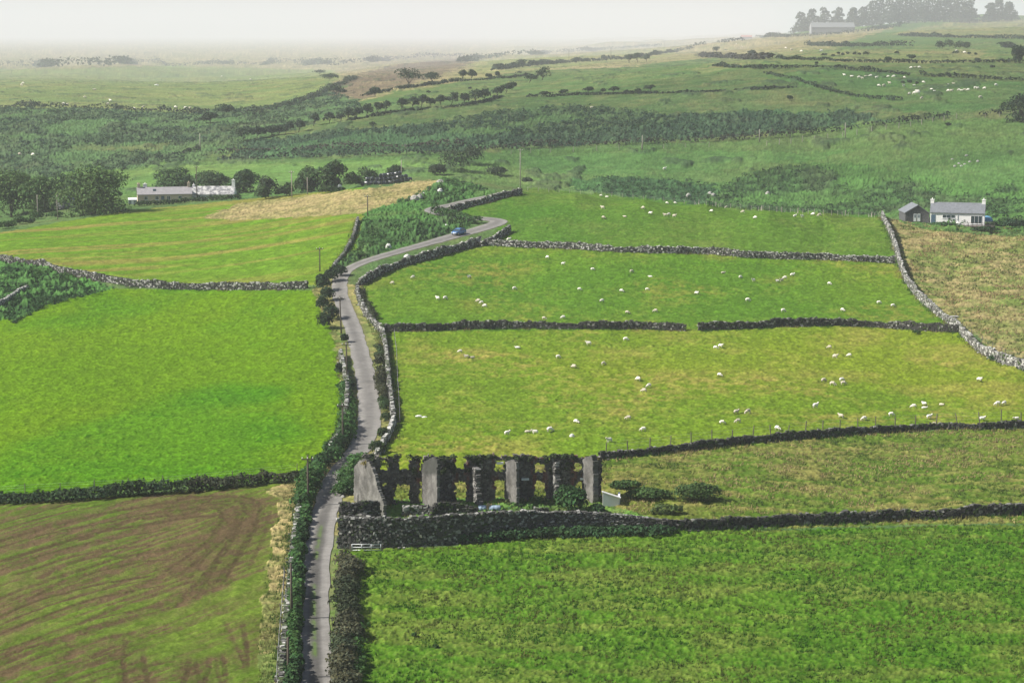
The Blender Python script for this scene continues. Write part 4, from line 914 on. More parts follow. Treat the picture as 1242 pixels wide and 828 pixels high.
def ren_col(ivy=0.0):
    def f(u, v, s, z):
        n = fbm(s*.7, z*.5, 23, 4); g = lerp(.085, .165, sstep(.3, .7, n))*(.85+.3*vnoise(s*4, z*4, 29)); col = np.c_[g*1.04, g, g*.92]
        stn = sstep(.55, .75, fbm(s*1.6, z*.35, 27, 3)); col = lerp(col, np.array((.09, .085, .07)), (stn*.5)[:, None])
        if ivy: k = sstep(578+6*(vnoise(s*1.5, z, 4)-.5), 572, v); col = lerp(col, np.array((.05, .052, .045)), (k*.9*ivy)[:, None])
        return col
    return f
CROSS = [(440, 612, 27, [(431,566),(437,559),(443,557),(450,560),(455,572),(458,585),(461,596),(465,604),(467,610),(467,640),(431,640)], 0.0, .4, 'pale rendered gable with a sloping broken edge'),
         (512, 610, 24, [(512,566),(516,560),(523,556),(529,554),(532,559),(531,640),(515,640),(513,590)], 1.0, .35, 'cross wall with a dark ivy-stained top'),
         (613, 606, 24, [(613,561),(620,558),(626,558),(628,563),(629,640),(614,640)], 0.0, .35, None),
         (708, 604, 24, [(708,558),(714,554),(720,552),(722,556),(723,640),(710,640)], 0.0, .7, None)]
for (u, v, tilt, poly, ivy, th, lab) in CROSS:
    s, _ = _pm(u, v); P0 = np.array((RB[0]+rb_dir[0]*s, RB[1]+rb_dir[1]*s, RB[2]))
    # walls run forward from the rear wall, a little out of square
    d = np.array((sin(radians(tilt)), -cos(radians(tilt))))
    fm, d = plane_map(P0, d); ss = [float(fm(q[0], q[1])[0]) for q in poly]
    o = adopt(mask_wall('cross_wall', P0, d, lambda a, b, p=poly: pip(a, b, p), min(min(ss), 0)-.2, max(ss)+.2, RB[2]-2.5, RB[2]+7.5, th, M['render'], ren_col(ivy), None, jit=.02, rag=1.6), ruin)
    if lab: o['label'] = lab
# broken stubs of two more party walls, seen as pale ragged stone edges
for (u, vt, lab) in ((578, 566, None), (675, 561, None)):
    s, _ = _pm(u-3, 606); P0 = np.array((RB[0]+rb_dir[0]*s, RB[1]+rb_dir[1]*s, RB[2])); d = np.array((sin(radians(20)), -cos(radians(20)))); fm, d = plane_map(P0, d)
    poly = [(u-4,vt),(u+1,vt),(u+2,580),(u+1,592),(u+3,604),(u+7,620),(u-4,640),(u-5,600)]
    def stub_col(a, b, s_, z_):
        st = vnoise(s_*3.3, z_*4.2, 33); g = np.where(st > .62, .30, lerp(.05, .16, st)); return np.c_[g*1.03, g, g*.93]
    adopt(mask_wall('party_wall_stub', P0, d, lambda a, b, p=poly: pip(a, b, p), -.3, 6., RB[2]-2, RB[2]+6.5, .6, M['rubble'], stub_col, None, jit=.09), ruin)
# timber and stone lintels left over the openings
for a, b, v in ((461, 470.5, 556.3), (600, 613, 556.2), (648, 662, 559.5), (695, 709, 559)):
    sa, za = _pm(a-1.5, v); sb, zb = _pm(b+1.5, v); A = np.array((RB[0]+rb_dir[0]*sa, RB[1]+rb_dir[1]*sa, za)); B = np.array((RB[0]+rb_dir[0]*sb, RB[1]+rb_dir[1]*sb, zb))
    mb = MB(); mb.tube([A, B], .14, 5); adopt(mb.build('lintel', M['pole']), ruin)
for a, b, v in ((632, 641, 580), (703, 713, 579.5), (602, 610, 560.5)):
    sa, za = _pm(a, v); sb, zb = _pm(b, v); A = np.array((RB[0]+rb_dir[0]*sa+.05, RB[1]+rb_dir[1]*sa-.5, za))
    mb = MB(); mb.box((0, -.12, -.12), (sb-sa, .12, .12), rz=math.atan2(rb_dir[1], rb_dir[0]), org=A); o = adopt(mb.build('sill_stone', M['framewhite']), ruin); o['label'] = 'small white stone left at the floor level'
# ivy and grass growing on the wall heads
def on_back(u, v, fwd=.0):
    s, z = _pm(u, v); return np.array((RB[0]+rb_dir[0]*s+rb_dir[1]*fwd, RB[1]+rb_dir[1]*s-rb_dir[0]*fwd, z))
c = []; r = []
for u0, u1, vv in ((442,456,555),(470,483,553),(497,509,553),(530,552,554),(564,600,553),(613,648,555),(661,696,553),(708,716,556)):
    for k in range(int((u1-u0)/3)+1):
        u = u0+(u1-u0)*k/(int((u1-u0)/3)+.01); c.append(on_back(min(u, u1), vv+random.uniform(-.5, 2.5), random.uniform(-.1, .35))); q = random.uniform(.25, .5); r.append((q, q, q*.8))
for k in range(26):
    u = random.choice([random.uniform(471, 482), random.uniform(498, 508), random.uniform(532, 551), random.uniform(566, 585), random.uniform(662, 694), random.uniform(663, 690)]); c.append(on_back(u, random.uniform(556, 574), .36)); q = random.uniform(.2, .42); r.append((q, .15, q*1.2))
V, F, C = leaves(c, r, 4200, .22, (.045, .066, .028)); ivy = npmesh('ivy', V, F, M['leaf'], col=C); adopt(ivy, ruin)
c = []; r = []
for u, v in ((440,559),(444,557),(448,559),(452,565),(713,555),(718,554),(722,554),(456,572)):
    p = on_back(u, v, 1.5); c.append(p); r.append((.35, .35, .22))
V, F, C = leaves(c, r, 420, .2, (.17, .14, .05)); adopt(npmesh('wall_top_grass', V, F, M['leaf'], col=C), ruin)
# low lean-to stub at the right end
P0 = px1(731, 614); mb = MB(); A = np.array(P0)
prof = [(0, -.4), (0, 1.75), (2.0, 1.0), (2.0, -.4)]
for y0, y1 in ((0, .3),):
    v = [(A[0]+x, A[1]+y0+.12*x, A[2]+z) for x, z in prof]+[(A[0]+x, A[1]+y1+.12*x, A[2]+z) for x, z in prof]; mb.add(v, [(0,3,2,1)[::-1], (4,5,6,7)[::-1], (0,1,5,4), (1,2,6,5), (2,3,7,6), (3,0,4,7)])
v = [(A[0]+1.85, A[1]+.52, A[2]-.4), (A[0]+2.1, A[1]+.5, A[2]-.4), (A[0]+2.3, A[1]+3.2, A[2]-.4), (A[0]+2.05, A[1]+3.2, A[2]-.4)]; mb.add(v+[(x, y, z+1.45) for x, y, z in v], [(3,2,1,0), (4,5,6,7), (0,1,5,4), (1,2,6,5), (2,3,7,6), (3,0,4,7)])
v = [(A[0]-.1, A[1]-.12, A[2]+1.80), (A[0]+2.2, A[1]-.1, A[2]+1.02), (A[0]+2.2, A[1]+.45, A[2]+1.02), (A[0]-.1, A[1]+.4, A[2]+1.80)]; mb.add(v+[(x, y, z+.09) for x, y, z in v], [(3,2,1,0), (4,5,6,7), (0,1,5,4), (1,2,6,5), (2,3,7,6), (3,0,4,7)])
o = adopt(mb.build('lean_to', M['white']), ruin); o['label'] = 'whitewashed lean-to stub with a sloping coping'; 
# ------------------------------------------------------------------ walls of the ruin's yard
def hb(f): return np.interp(f, [0, .3, .5, .62, .8, 1], [3.35, 3.3, 2.9, 2.3, 1.7, .6])
stone_wall('boundary_wall', [(412,664),(470,663),(530,660),(590,653),(650,645),(710,640),(770,637),(812,638)], 'high dark mortared stone wall in front of the ruin, tallest at the lane corner', h=3.3, wid=.8, dark=.07, light=.3, frac=.24, ss=.3, hfun=hb, group='walls of the ruin yard')
stone_wall('yard_wall', [(414,634),(440,633),(459,632)], 'square dark stone wall stub between lane gable and boundary wall', h=2.5, wid=.6, dark=.05, light=.2, frac=.12, ss=.32, group='walls of the ruin yard', straight=True)
stone_wall('yard_wall', [(415,642),(430,639),(446,641)], 'lower broken wall in front of the square stub', h=1.5, wid=.5, dark=.055, light=.26, frac=.2, ss=.32, group='walls of the ruin yard')
stone_wall('yard_wall', [(490,624),(505,623),(521,623)], 'short pale-capped low wall inside the ruin yard, left', h=1.0, wid=.6, dark=.08, light=.3, frac=.3, ss=.32, group='walls of the ruin yard', straight=True)
stone_wall('yard_wall', [(524,626),(538,624),(555,623),(578,623)], 'turf-topped low dark wall inside the ruin yard, centre', h=1.25, wid=.7, dark=.04, light=.16, frac=.1, ss=.32, mossy=.25, group='walls of the ruin yard', hfun=lambda f: np.interp(f, [0, .15, .5, 1], [1.0, 1.5, 1.3, .7]))
stone_wall('yard_wall', [(648,624),(656,624),(664,623)], 'small low stone wall left of the elder bush in the ruin yard', h=.8, wid=.5, dark=.06, light=.24, frac=.2, ss=.3, group='walls of the ruin yard', straight=True)
# barrels lying in the yard
def barrel(u, v, L, lab):
    P = px1(u, v); root = empty('plastic_barrel', P+np.array((0, 0, .3)), 0, lab, 'barrel', 'barrels in the ruin yard'); mb = MB(); rr = .36
    xs = [0, .04, .3, .34, .38, .62, .66, .70, .96, 1]; rs = [.88, 1, 1, 1.05, 1, 1, 1.05, 1, 1, .88]
    mb.tube([(L*(x-.5), .05*x, 0) for x in xs], [rr*k for k in rs], 14); mb.build('drum', M['barrel'], root, True)
    m2 = MB(); m2.tube([(-L*.5-.03, .1, .18), (-L*.5+.02, .1, .18)], .06, 8); m2.build('bung', M['iron'], root)
    return root
barrel(585, 619, .95, 'pale blue barrel lying in the ruin yard, the left one')
barrel(600, 619, 1.35, 'longer pale blue barrel lying in the ruin yard, the right one')
stn = px1(592.5, 618)
def rock(u, v, size, lab, tone=.4, col=None, group=None, name='boulder'):
    P = px1(u, v); bm_v = []; n = 10
    g = np.random.default_rng(int(u*7+v)); th = np.linspace(0, 2*pi, n, endpoint=False); rings = []
    for k, f in enumerate((-.3, .15, .5, .8, 1.0)):
        q = [1.0, 1.08, .95, .7, .25][k]*g.uniform(.8, 1.15, n); rings.append([(size[0]*.5*q[j]*cos(th[j]), size[1]*.5*q[j]*sin(th[j]), size[2]*f*g.uniform(.9, 1.05)) for j in range(n)])
    mb = MB(); mb.loft(rings); o = mb.build(name, rock_mats[col or 'grey']); o.location = tuple(P); return tag(o, lab, name, group)
rock_mats = dict(grey=mat('boulder_grey', (.33, .32, .29), noise=(2.5, .3), bump=(4., .6, .08)), pale=mat('boulder_pale', (.62, .61, .57), noise=(2.5, .2), bump=(4., .5, .06)), tan=mat('boulder_tan', (.36, .27, .16), noise=(2.5, .25), bump=(4., .5, .06)))
rock(592.5, 619, (.7, .6, .95), 'upright tan stone between the two blue barrels', col='tan')
RG = 'loose boulders'
for u, v, s, t, c in ((541,277,(1.6,1.2,1.0),'pale boulder on the scrub bank just left of the blue car','pale'), (471,300,(1.3,1,.9),'pale boulder low on the scrub bank above the lane','pale'), (494,312,(1.4,1,.7),'pale boulder fallen on the field side of the lane wall','pale'), (526,309,(1,.8,.5),'small pale boulder below the lane wall','pale'),
    (503,243,(2.4,1.5,1.4),'largest pale boulder on top of the scrub bank, left','grey'), (509,241,(1.6,1.2,1.3),'second pale boulder on top of the scrub bank','grey'), (513,238,(1.5,1.2,1.0),'small pale boulder on top of the scrub bank','pale'), (534,223,(2.2,1.6,1.2),'rounded grey boulder at the top right of the scrub bank','grey'), (534,232,(1.4,1.2,.8),'small pale boulder half hidden in bracken on the scrub bank','pale'),
    (416,603,(.5,.4,.3),'pale stone on the verge beside the ruin gable','grey'), (190,104,(3.6,1.8,1.2),'large lone white object in the pale far-left field','pale'), (1162,274,(1.4,1.2,1.2),'white round object at the left garden corner of the white cottage','pale'), (1180,275,(1.6,1.3,1.4),'white round object in front of the cottage deck','pale'), (412,230,(1.6,1.2,1.6),'white block at the left foot of the bale stack','pale'),  # lone far-left object and the round white ones: kind unknown, shaped as boulders
    (694,529,(.7,.5,.4),'flat white stone in the lower sheep field, left of the sheep','pale'), (508,505,(1.0,.5,.25),'left flat white stone in the lower sheep field near the lane wall','pale'), (515,506,(.8,.5,.2),'right flat white stone in the lower sheep field near the lane wall','pale')):
    rock(u, v, s, t, col=c, group=RG)
for k, (u, v) in enumerate(((1163,199),(1166,202),(1170,200),(1176,197),(1186,196),(1172,189),(1155,194),(1158,202))):
    rock(u, v, (1.0, .8, .5), 'pale boulder, one of the outcrop on the right-hand hillside, %s counted from the left' % NUM[sorted([1163,1166,1170,1176,1186,1172,1155,1158]).index(u)], col='grey', group='boulders of the hillside outcrop')
for k, (u, v) in enumerate(((865,238),(861,236),(835,238),(931,236))): rock(u, v, (1.5, 1.2, 1.0), 'pale boulder in the bracken behind the crest, %s from the left' % NUM[sorted([865,861,835,931]).index(u)], col='grey', group='boulders behind the crest')
# ------------------------------------------------------------------ houses
def gable_house(name, u0, u1, vbase, depth, eave, ridge, label, rz=0.0, walls='white', roof='slate', d=None, cat='house', overhang=.25, base=-1.2):
    """ridge runs left to right; local x along the front, y away from the camera, origin at the front left corner"""
    A = px1(u0, vbase) if d is None else np.array((ray(u0, vbase)[0]*d, d, 0.)); 
    if d is not None: A[2] = CZ-float(ray(u0, vbase)[1])*d
    s = scale_at(A[1]); L = (u1-u0)/s/cos(rz)
    root = empty(name, A, rz, label, cat)
    mb = MB(); e, r = eave, ridge
    prof = [(0, base), (depth, base), (depth, e), (depth/2, r), (0, e)]
    v = [(0, y, z) for y, z in prof]+[(L, y, z) for y, z in prof]
    mb.add(v, [(0,1,2,3,4)[::-1], (5,6,7,8,9), (0,1,6,5)[::-1], (1,2,7,6)[::-1], (4,0,5,9)[::-1]]); mb.build('wall', M[walls], root)
    rm = MB(); o = overhang; t = .16; dz = (r-e)/(depth/2)
    for y0, z0, y1, z1 in ((-o, e-o*dz, depth/2, r), (depth+o, e-o*dz, depth/2, r)):
        q = [(-.12, y0, z0+.03), (L+.12, y0, z0+.03), (L+.12, y1, z1+.03), (-.12, y1, z1+.03)]; rm.add(q+[(x, y, z+t) for x, y, z in q], [(3,2,1,0), (4,5,6,7), (0,1,5,4), (1,2,6,5), (2,3,7,6), (3,0,4,7)])
    if roof == 'oldslate':
        o_ = None
    roofo = rm.build('roof', M[roof], root)
    return root, roofo, L
def chimney(parent, x, y, z0, z1, w=.8, dd=.7, m='white', pots=1):
    mb = MB(); mb.box((x-w/2, y-dd/2, z0), (x+w/2, y+dd/2, z1)); mb.box((x-w/2-.07, y-dd/2-.07, z1), (x+w/2+.07, y+dd/2+.07, z1+.14)); 
    for k in range(pots): xx = x+(k-(pots-1)/2)*.35; mb.tube([(xx, y, z1+.14), (xx, y, z1+.55)], [.13, .1], 8)
    return mb.build('chimney', M[m], parent)
def window(parent, x, z, w, h, y=0.0, name='window', panes=2):
    f = MB(); b = .07
    f.box((x, y-.05, z), (x+w, y+.02, z+b)); f.box((x, y-.05, z+h-b), (x+w, y+.02, z+h)); f.box((x, y-.05, z+b), (x+b, y+.02, z+h-b)); f.box((x+w-b, y-.05, z+b), (x+w, y+.02, z+h-b))
    for k in range(1, panes): xx = x+w*k/panes; f.box((xx-.03, y-.045, z+b), (xx+.03, y+.02, z+h-b))
    f.box((x-.08, y-.12, z-.07), (x+w+.08, y+.02, z-.003))
    o = f.build(name, M['framewhite'], parent); g = MB(); g.box((x+b, y-.02, z+b), (x+w-b, y-.008, z+h-b)); g.build('pane', M['glass'], o); return o
# white cottage on the right
cot, cr, L = gable_house('cottage', 1128, 1190, 271.0, 6.0, 2.75, 4.85, 'white cottage with a grey slate roof and two white chimneys at the right', walls='white', d=486, rz=radians(-15))
chimney(cr, .25, 3.0, 4.5, 5.55, .85, .8); chimney(cr, L-.35, 3.0, 4.5, 5.7, .85, .8)
window(cot, 2.9, 1.35, 3.1, .9, name='window', panes=3); o = window(cot, L-3.25, .15, 2.75, 2.0, name='patio_window', panes=3)
mb = MB(); mb.box((.2, -.06, 0), (1.25, .02, 2.15)); dr_ = mb.build('door', M['doorblue'], cot); mb = MB(); mb.tube([(1.1, -.09, 1.0), (1.1, -.09, 1.15)], .03, 6); mb.build('handle', M['galv'], dr_)
mb = MB(); mb.tube([(6.55, -.07, -.3), (6.55, -.07, 2.7)], .06, 6); mb.build('drainpipe', M['galv'], cot)
deck = empty('garden_deck', px1(1164, 274.5), 0, 'dark timber deck with railings in front of the white cottage', 'deck'); deck.location.y = 482.5; deck.location.z = float(cot.location.z)-.75
mb = MB(); mb.box((0, -2.0, .3), (8.4, 1.9, .5)); mb.build('platform', M['post'], deck)
pm = MB(); pm.tube([(0, -1.95, .3), (0, -1.95, 1.35)], .06, 5); p0 = pm.build('rail_post', M['post'], deck)
for k in range(1, 9): c = p0.copy(); COL.objects.link(c); c.parent = deck; c.location = (k*8.4/8, 0, 0)
pm = MB(); pm.tube([(0, -1.95, 1.33), (8.4, -1.95, 1.33)], .05, 5); pm.tube([(0, -1.95, .9), (8.4, -1.95, .9)], .035, 5); pm.tube([(0, -1.95, .65), (8.4, -1.95, .65)], .035, 5); pm.build('rail', M['post'], deck)
pm = MB()
for x in (.2, 2.9, 5.6, 8.2): pm.box((x-.08, -1.9, -1.2), (x+.08, -1.74, .3))
pm.build('deck_leg', M['post'], deck)
# blue dome cover beside the cottage
P = np.array((ray(1197, 270)[0]*490, 490, cot.location.z+.2)); mb = MB(); rings = []
for k in range(6):
    f = k/5*.98; rings.append([(1.5*cos(2*pi*j/14)*cos(f*pi/2), 1.3*sin(2*pi*j/14)*cos(f*pi/2), 1.35*sin(f*pi/2)) for j in range(14)])
mb.loft(rings)
dm = empty('garden_dome', P, 0, 'small blue dome standing behind the deck of the white cottage', 'dome'); mb.build('cover', M['dome'], dm, True)
mb = MB(); mb.tube([(1.55*cos(2*pi*j/14), 1.35*sin(2*pi*j/14), .02) for j in range(15)], .06, 5); mb.build('base_ring', M['framewhite'], dm)
# dark stone outbuilding left of the cottage: gable towards the camera
A = np.array((ray(1098, 268.5)[0]*488, 488, CZ-float(ray(1098, 268.5)[1])*488)); s = scale_at(488); Wd = 29/s
ob = empty('stone_barn', A, 0, 'dark stone gabled barn with pale double doors joined to the white cottage', 'barn'); mb = MB(); D = 8.0
prof = [(0, -1.), (Wd, -1.), (Wd, 1.9), (Wd*.52, 3.9), (0, 2.1)]; v = [(x, 0, z) for x, z in prof]+[(x, D, z) for x, z in prof]
mb.add(v, [(0,1,2,3,4), (5,6,7,8,9)[::-1], (0,1,6,5)[::-1], (1,2,7,6)[::-1], (4,0,5,9)[::-1]]); mb.build('wall', M['darkstone'], ob)
mb = MB()
for x0, z0, x1, z1 in ((-.25, 2.0, Wd*.52, 3.93), (Wd+.2, 1.82, Wd*.52, 3.93)):
    q = [(x0, -.2, z0), (x1, -.2, z1), (x1, D+.2, z1), (x0, D+.2, z0)]; mb.add(q+[(x, y, z+.15) for x, y, z in q], [(3,2,1,0), (4,5,6,7), (0,1,5,4), (1,2,6,5), (2,3,7,6), (3,0,4,7)])
mb.build('roof', M['slate'], ob)
for x in (1.95, 2.85):
    mb = MB(); mb.box((x+.06, -.07, .02), (x+.8, .03, 1.85)); d_ = mb.build('door', M['framewhite'], ob); mb = MB(); mb.box((x+.16, -.085, .9), (x+.7, -.072, 1.7)); mb.build('pane', M['tarp'], d_)
# long farmhouse on the left, turned a little so that its buff gable shows
fh, fr, L = gable_house('farmhouse', 167, 231, 246.5, 6.2, 2.5, 4.3, 'long low farmhouse with a pale grey slate roof and buff gable end', rz=radians(12), walls='buff', roof='paleroof', d=592)
M['paleslate'] = mat('pale_slate', (.30, .285, .29), rough=.7, noise=(1.2, .18)); fr.data.materials[0] = M['paleslate']
chimney(fr, .5, 3.1, 4.0, 5.4, .8, .7, 'buff', 2); chimney(fr, L-.7, 3.1, 4.0, 5.6, .8, .7, 'buff', 1); chimney(fr, 2.4, 4.0, 3.8, 5.3, 1.1, .8, 'white', 1)
mb = MB(); y = 1.2; zz = 2.5+1.2*(4.3-2.5)/3.1+.22; mb.add([(4.6, y, zz), (5.5, y, zz), (5.5, y+.9, zz+.52), (4.6, y+.9, zz+.52), (4.6, y, zz+.06), (5.5, y, zz+.06), (5.5, y+.9, zz+.58), (4.6, y+.9, zz+.58)], [(3,2,1,0), (4,5,6,7), (0,1,5,4), (1,2,6,5), (2,3,7,6), (3,0,4,7)]); mb.build('skylight', M['glass'], fr)
for x in (2.0, 5.2, 8.6, 12.0): window(fh, x, .9, 1.0, 1.1)
mb = MB(); mb.box((6.9, -.06, 0), (7.85, .02, 2.05)); d_ = mb.build('door', M['doorblue'], fh); mb = MB(); mb.tube([(7.7, -.09, 1.0), (7.7, -.09, 1.15)], .03, 6); mb.build('handle', M['galv'], d_)
# patchy slate cottage
pc, pr, L = gable_house('cottage', 232, 284, 245, 6.0, 2.3, 4.4, 'old cottage with a patchy grey and white slate roof and white gables', walls='white', d=600)
def patchy(o):
    bm_ = o.data; V = np.array([v.co[:] for v in bm_.vertices])
m_ = bpy.data.materials.new('patchy_slates'); m_.use_nodes = True; nt = m_.node_tree; b = nt.nodes['Principled BSDF']; b.inputs['Roughness'].default_value = .8
tc = nt.nodes.new('ShaderNodeTexCoord'); vo = nt.nodes.new('ShaderNodeTexNoise'); vo.inputs['Scale'].default_value = .9; vo.inputs['Detail'].default_value = 4; cr_ = nt.nodes.new('ShaderNodeValToRGB')
cr_.color_ramp.elements[0].position = .42; cr_.color_ramp.elements[0].color = (.15, .15, .16, 1); cr_.color_ramp.elements[1].position = .6; cr_.color_ramp.elements[1].color = (.5, .49, .47, 1)
nt.links.new(tc.outputs['Object'], vo.inputs['Vector']); nt.links.new(vo.outputs['Fac'], cr_.inputs[0]); nt.links.new(cr_.outputs[0], b.inputs['Base Color']); pr.data.materials[0] = m_
chimney(pr, L-.5, 3.0, 4.2, 6.3, .95, .8, 'white', 1); chimney(pr, .4, 3.0, 4.2, 4.9, .7, .6, 'white', 1)
for x in (1.8, L-3.2): window(pc, x, .95, 1.0, 1.1)
mb = MB(); mb.box((5.4, -.06, 0), (6.35, .02, 2.0)); mb.build('door', M['doorblue'], pc)
# pale structure of unclear kind beside the long farmhouse, shaped as a small shed
A = np.array((ray(156, 249)[0]*588, 588, CZ-float(ray(156, 249)[1])*588)); po = empty('pale_structure', A, radians(12), 'small pale structure between the round tree and the long farmhouse', 'shed'); mb = MB(); mb.box((0, 0, -1), (2.4, 1.8, 1.6)); mb.build('wall', M['tarp'], po)
mb = MB(); q = [(-.1, -.15, 1.55), (2.5, -.15, 1.55), (2.5, 1.95, 2.0), (-.1, 1.95, 2.0)]; mb.add(q+[(x, y, z+.08) for x, y, z in q], [(3,2,1,0), (4,5,6,7), (0,1,5,4), (1,2,6,5), (2,3,7,6), (3,0,4,7)]); mb.build('roof', M['framewhite'], po)
mb = MB(); mb.box((.8, -.05, 0), (1.5, .02, 1.4)); mb.build('door', M['framewhite'], po)
# grey gabled building among the trees
A = np.array((ray(65, 258)[0]*606, 606, CZ-float(ray(65, 258)[1])*606)); s = scale_at(606); gb_ = empty('stone_barn', A, radians(-20), 'tall grey gabled building half hidden between two big trees', 'barn'); mb = MB(); Wd = 6.0; D = 9.
prof = [(0, -1.5), (Wd, -1.5), (Wd, 4.0), (Wd/2, 7.0), (0, 4.0)]; v = [(x, 0, z) for x, z in prof]+[(x, D, z) for x, z in prof]
M['greywall'] = mat('grey_house_wall', (.25, .26, .27), noise=(1., .2))
mb.add(v, [(0,1,2,3,4), (5,6,7,8,9)[::-1], (0,1,6,5)[::-1], (1,2,7,6)[::-1], (4,0,5,9)[::-1]]); mb.build('wall', M['greywall'], gb_); mb = MB()
for x0, z0 in ((-.25, 3.8), (Wd+.25, 3.8)):
    q = [(x0, -.2, z0), (Wd/2, -.2, 7.05), (Wd/2, D+.2, 7.05), (x0, D+.2, z0)]; mb.add(q+[(x, y, z+.15) for x, y, z in q], [(3,2,1,0), (4,5,6,7), (0,1,5,4), (1,2,6,5), (2,3,7,6), (3,0,4,7)])
rf = mb.build('roof', M['slate'], gb_); chimney(rf, Wd/2, .8, 6.6, 8.2, .9, .8, 'darkstone', 1)
# far sheds in the mist
for (u0, u1, vt, vb, dep, lab, rm) in ((984, 1036, 28, 40.5, 24, 'long pale-roofed shed in front of the misty skyline conifers', 'paleroof'), (899, 912, 43, 48, 16, 'small shed with a faded red roof in the mist', 'redroof')):
    P = px1((u0+u1)/2, vb); d = P[1]; A = np.array((ray(u0, vb)[0]*d, d, P[2])); s = scale_at(d); L = (u1-u0)/s; r = (vb-vt)/s; e = r*.55
    rt_ = empty('farm_shed', A, 0, lab, 'shed'); mb = MB()
    prof = [(0, -2), (dep, -2), (dep, e), (dep/2, r), (0, e)]; vv = [(0, y, z) for y, z in prof]+[(L, y, z) for y, z in prof]; mb.add(vv, [(0,1,2,3,4)[::-1], (5,6,7,8,9), (0,1,6,5)[::-1], (1,2,7,6)[::-1], (4,0,5,9)[::-1]]); mb.build('wall', M['greywall'], rt_); mb = MB()
    for y0 in (-.4, dep+.4):
        q = [(-.3, y0, e-.1), (L+.3, y0, e-.1), (L+.3, dep/2, r+.05), (-.3, dep/2, r+.05)]; mb.add(q+[(x, y, z+.15) for x, y, z in q], [(3,2,1,0), (4,5,6,7), (0,1,5,4), (1,2,6,5), (2,3,7,6), (3,0,4,7)])
    mb.build('roof', M[rm], rt_)
# ------------------------------------------------------------------ utility poles
def pole(u, vb, vt, label, m='pole', arm=True, lean=0.0, r=.15, tw=0.0):
    P = px1(u, vb); h = min(max((vb-vt)/scale_at(P[1]), 3.5), 12.5); root = empty('utility_pole', P, tw, label, 'utility pole', 'overhead line poles')
    mb = MB(); mb.tube([(0, 0, -.6), (lean*h, 0, h)], [r, r*.72], 8); mb.build('post', M[m], root, True)
    if arm:
        mb = MB(); mb.box((lean*h-.75, -.14, h-.55), (lean*h+.75, -.04, h-.41)); a = mb.build('crossarm', M[m], root)
        i0 = MB(); i0.tube([(0, 0, 0), (0, 0, .12), (0, 0, .2)], [.03, .06, .03], 7); o = i0.build('insulator', M['framewhite'], a); o.location = (lean*h-.65, -.09, h-.41)
        for xx in (0, .65): c = o.copy(); COL.objects.link(c); c.parent = a; c.location = (lean*h+xx, -.09, h-.41)
    return root
for u, vb, vt, t, m, arm, ln in ((46,266,236,'pale pole left of the grey gabled building by the farm','palepole',False,0), (70,266,236,'thin pale pole directly in front of the grey gabled building','palepole',False,0), (239,244,201,'tall thin pole standing between the farmhouse and the patchy slate cottage','pole',True,0),
    (354,240,207,'pole with a fitting left of the dark tree clump on the hay bank','palepole',True,0), (373,236,215,'shorter pole in front of the dark tree clump','palepole',False,0), (446,263,236,'dark pole at the corner of the hay patch above the scrub bank','pole',True,0),
    (388,329,299,'dark pole standing in the upper left field beside the lane bushes','pole',True,0), (414,404,358,'slightly leaning dark pole beside the lane at its narrow bend','pole',True,-.03), (421,464,413,'dark pole left of the lane just above the low bramble strip','pole',True,-.01),
    (416,540,486,'dark pole left of the lane above the bramble hedgerow','pole',True,0), (374,614,549,'dark pole with crossarm in the hedgerow left of the ruin','pole',True,0), (354,752,678,'dark pole in the hedgerow at the bottom left of the lane','pole',False,0), (350,824,768,'pole-like post in the lower hedgerow by the lane','pole',False,0),
    (631,229,172,'tall pale pole at the bend of the lane on the crest','palepole',True,0), (487,217,194,'thin pole rising beside the black bale stack','palepole',False,0), (779,182,164,'pale pole in front of the dark hedge under the far slope','palepole',False,0), (921,172,157,'thin pole against the far gorse slope, right of centre','palepole',False,0), (1025,169,149,'pale pole by the fence on the right-hand hillside','palepole',False,0), (243,184,162,'pole beside the far road on the left','palepole',False,0), (602,62,36,'lone pole in the fog at the top centre','pole',False,0), (690,72,52,'misty pole on the upper pale field','pole',False,0), (741,71,56,'misty pole at the upper edge of the pale strip','pole',False,0)):
    pole(u, vb, vt, t, m, arm, ln, r=.15 if vb > 200 else .2)
# ------------------------------------------------------------------ post-and-wire fences
def fence(pts, label, spacing, h, m='post', r=.06, dz=0.0, group='post and wire fences'):
    P, T, s = resample(px(*dens(pts, 4).T), spacing); root = empty('wire_fence', P[0], 0, label, 'fence', group)
    mb = MB(); mb.tube([(0, 0, -.3), (.01, 0, h)], [r, r*.85], 6); p0 = mb.build('post', M[m], root); g = np.random.default_rng(len(P))
    for k, q in enumerate(P):
        o = p0 if k == 0 else p0.copy()
        if k: COL.objects.link(o); o.parent = root
        o.location = tuple(q-P[0]+np.array((0, 0, dz))); o.rotation_euler = (g.normal(0, .05), g.normal(0, .05), g.uniform(0, 3)); o.scale = (1, 1, g.uniform(.85, 1.15))
    mb = MB()
    for f in (.5, .75, .95): mb.tube([q-P[0]+np.array((0, 0, dz+h*f)) for q in P], .008, 3, cap=False)
    mb.build('wire', M['wire'], root); return root
fence([(735,552),(780,548),(840,542),(900,536),(960,529),(1020,524),(1080,520),(1140,517),(1200,516),(1262,513)], 'post and wire fence just behind the low dark wall right of the ruin', 3.2, 2.0, r=.085)
fence([(640,231),(700,235),(760,240),(820,246),(880,252),(940,257),(1000,261),(1066,264)], 'pale post fence along the crest of the highest sheep field', 3.4, 1.3, 'palepole', .07)
fence([(930,177),(960,174),(1000,169),(1026,166),(1060,160),(1100,154),(1140,147),(1160,144)], 'row of pale fence posts climbing the right-hand hillside', 5.0, 1.9, 'palepole', .14)
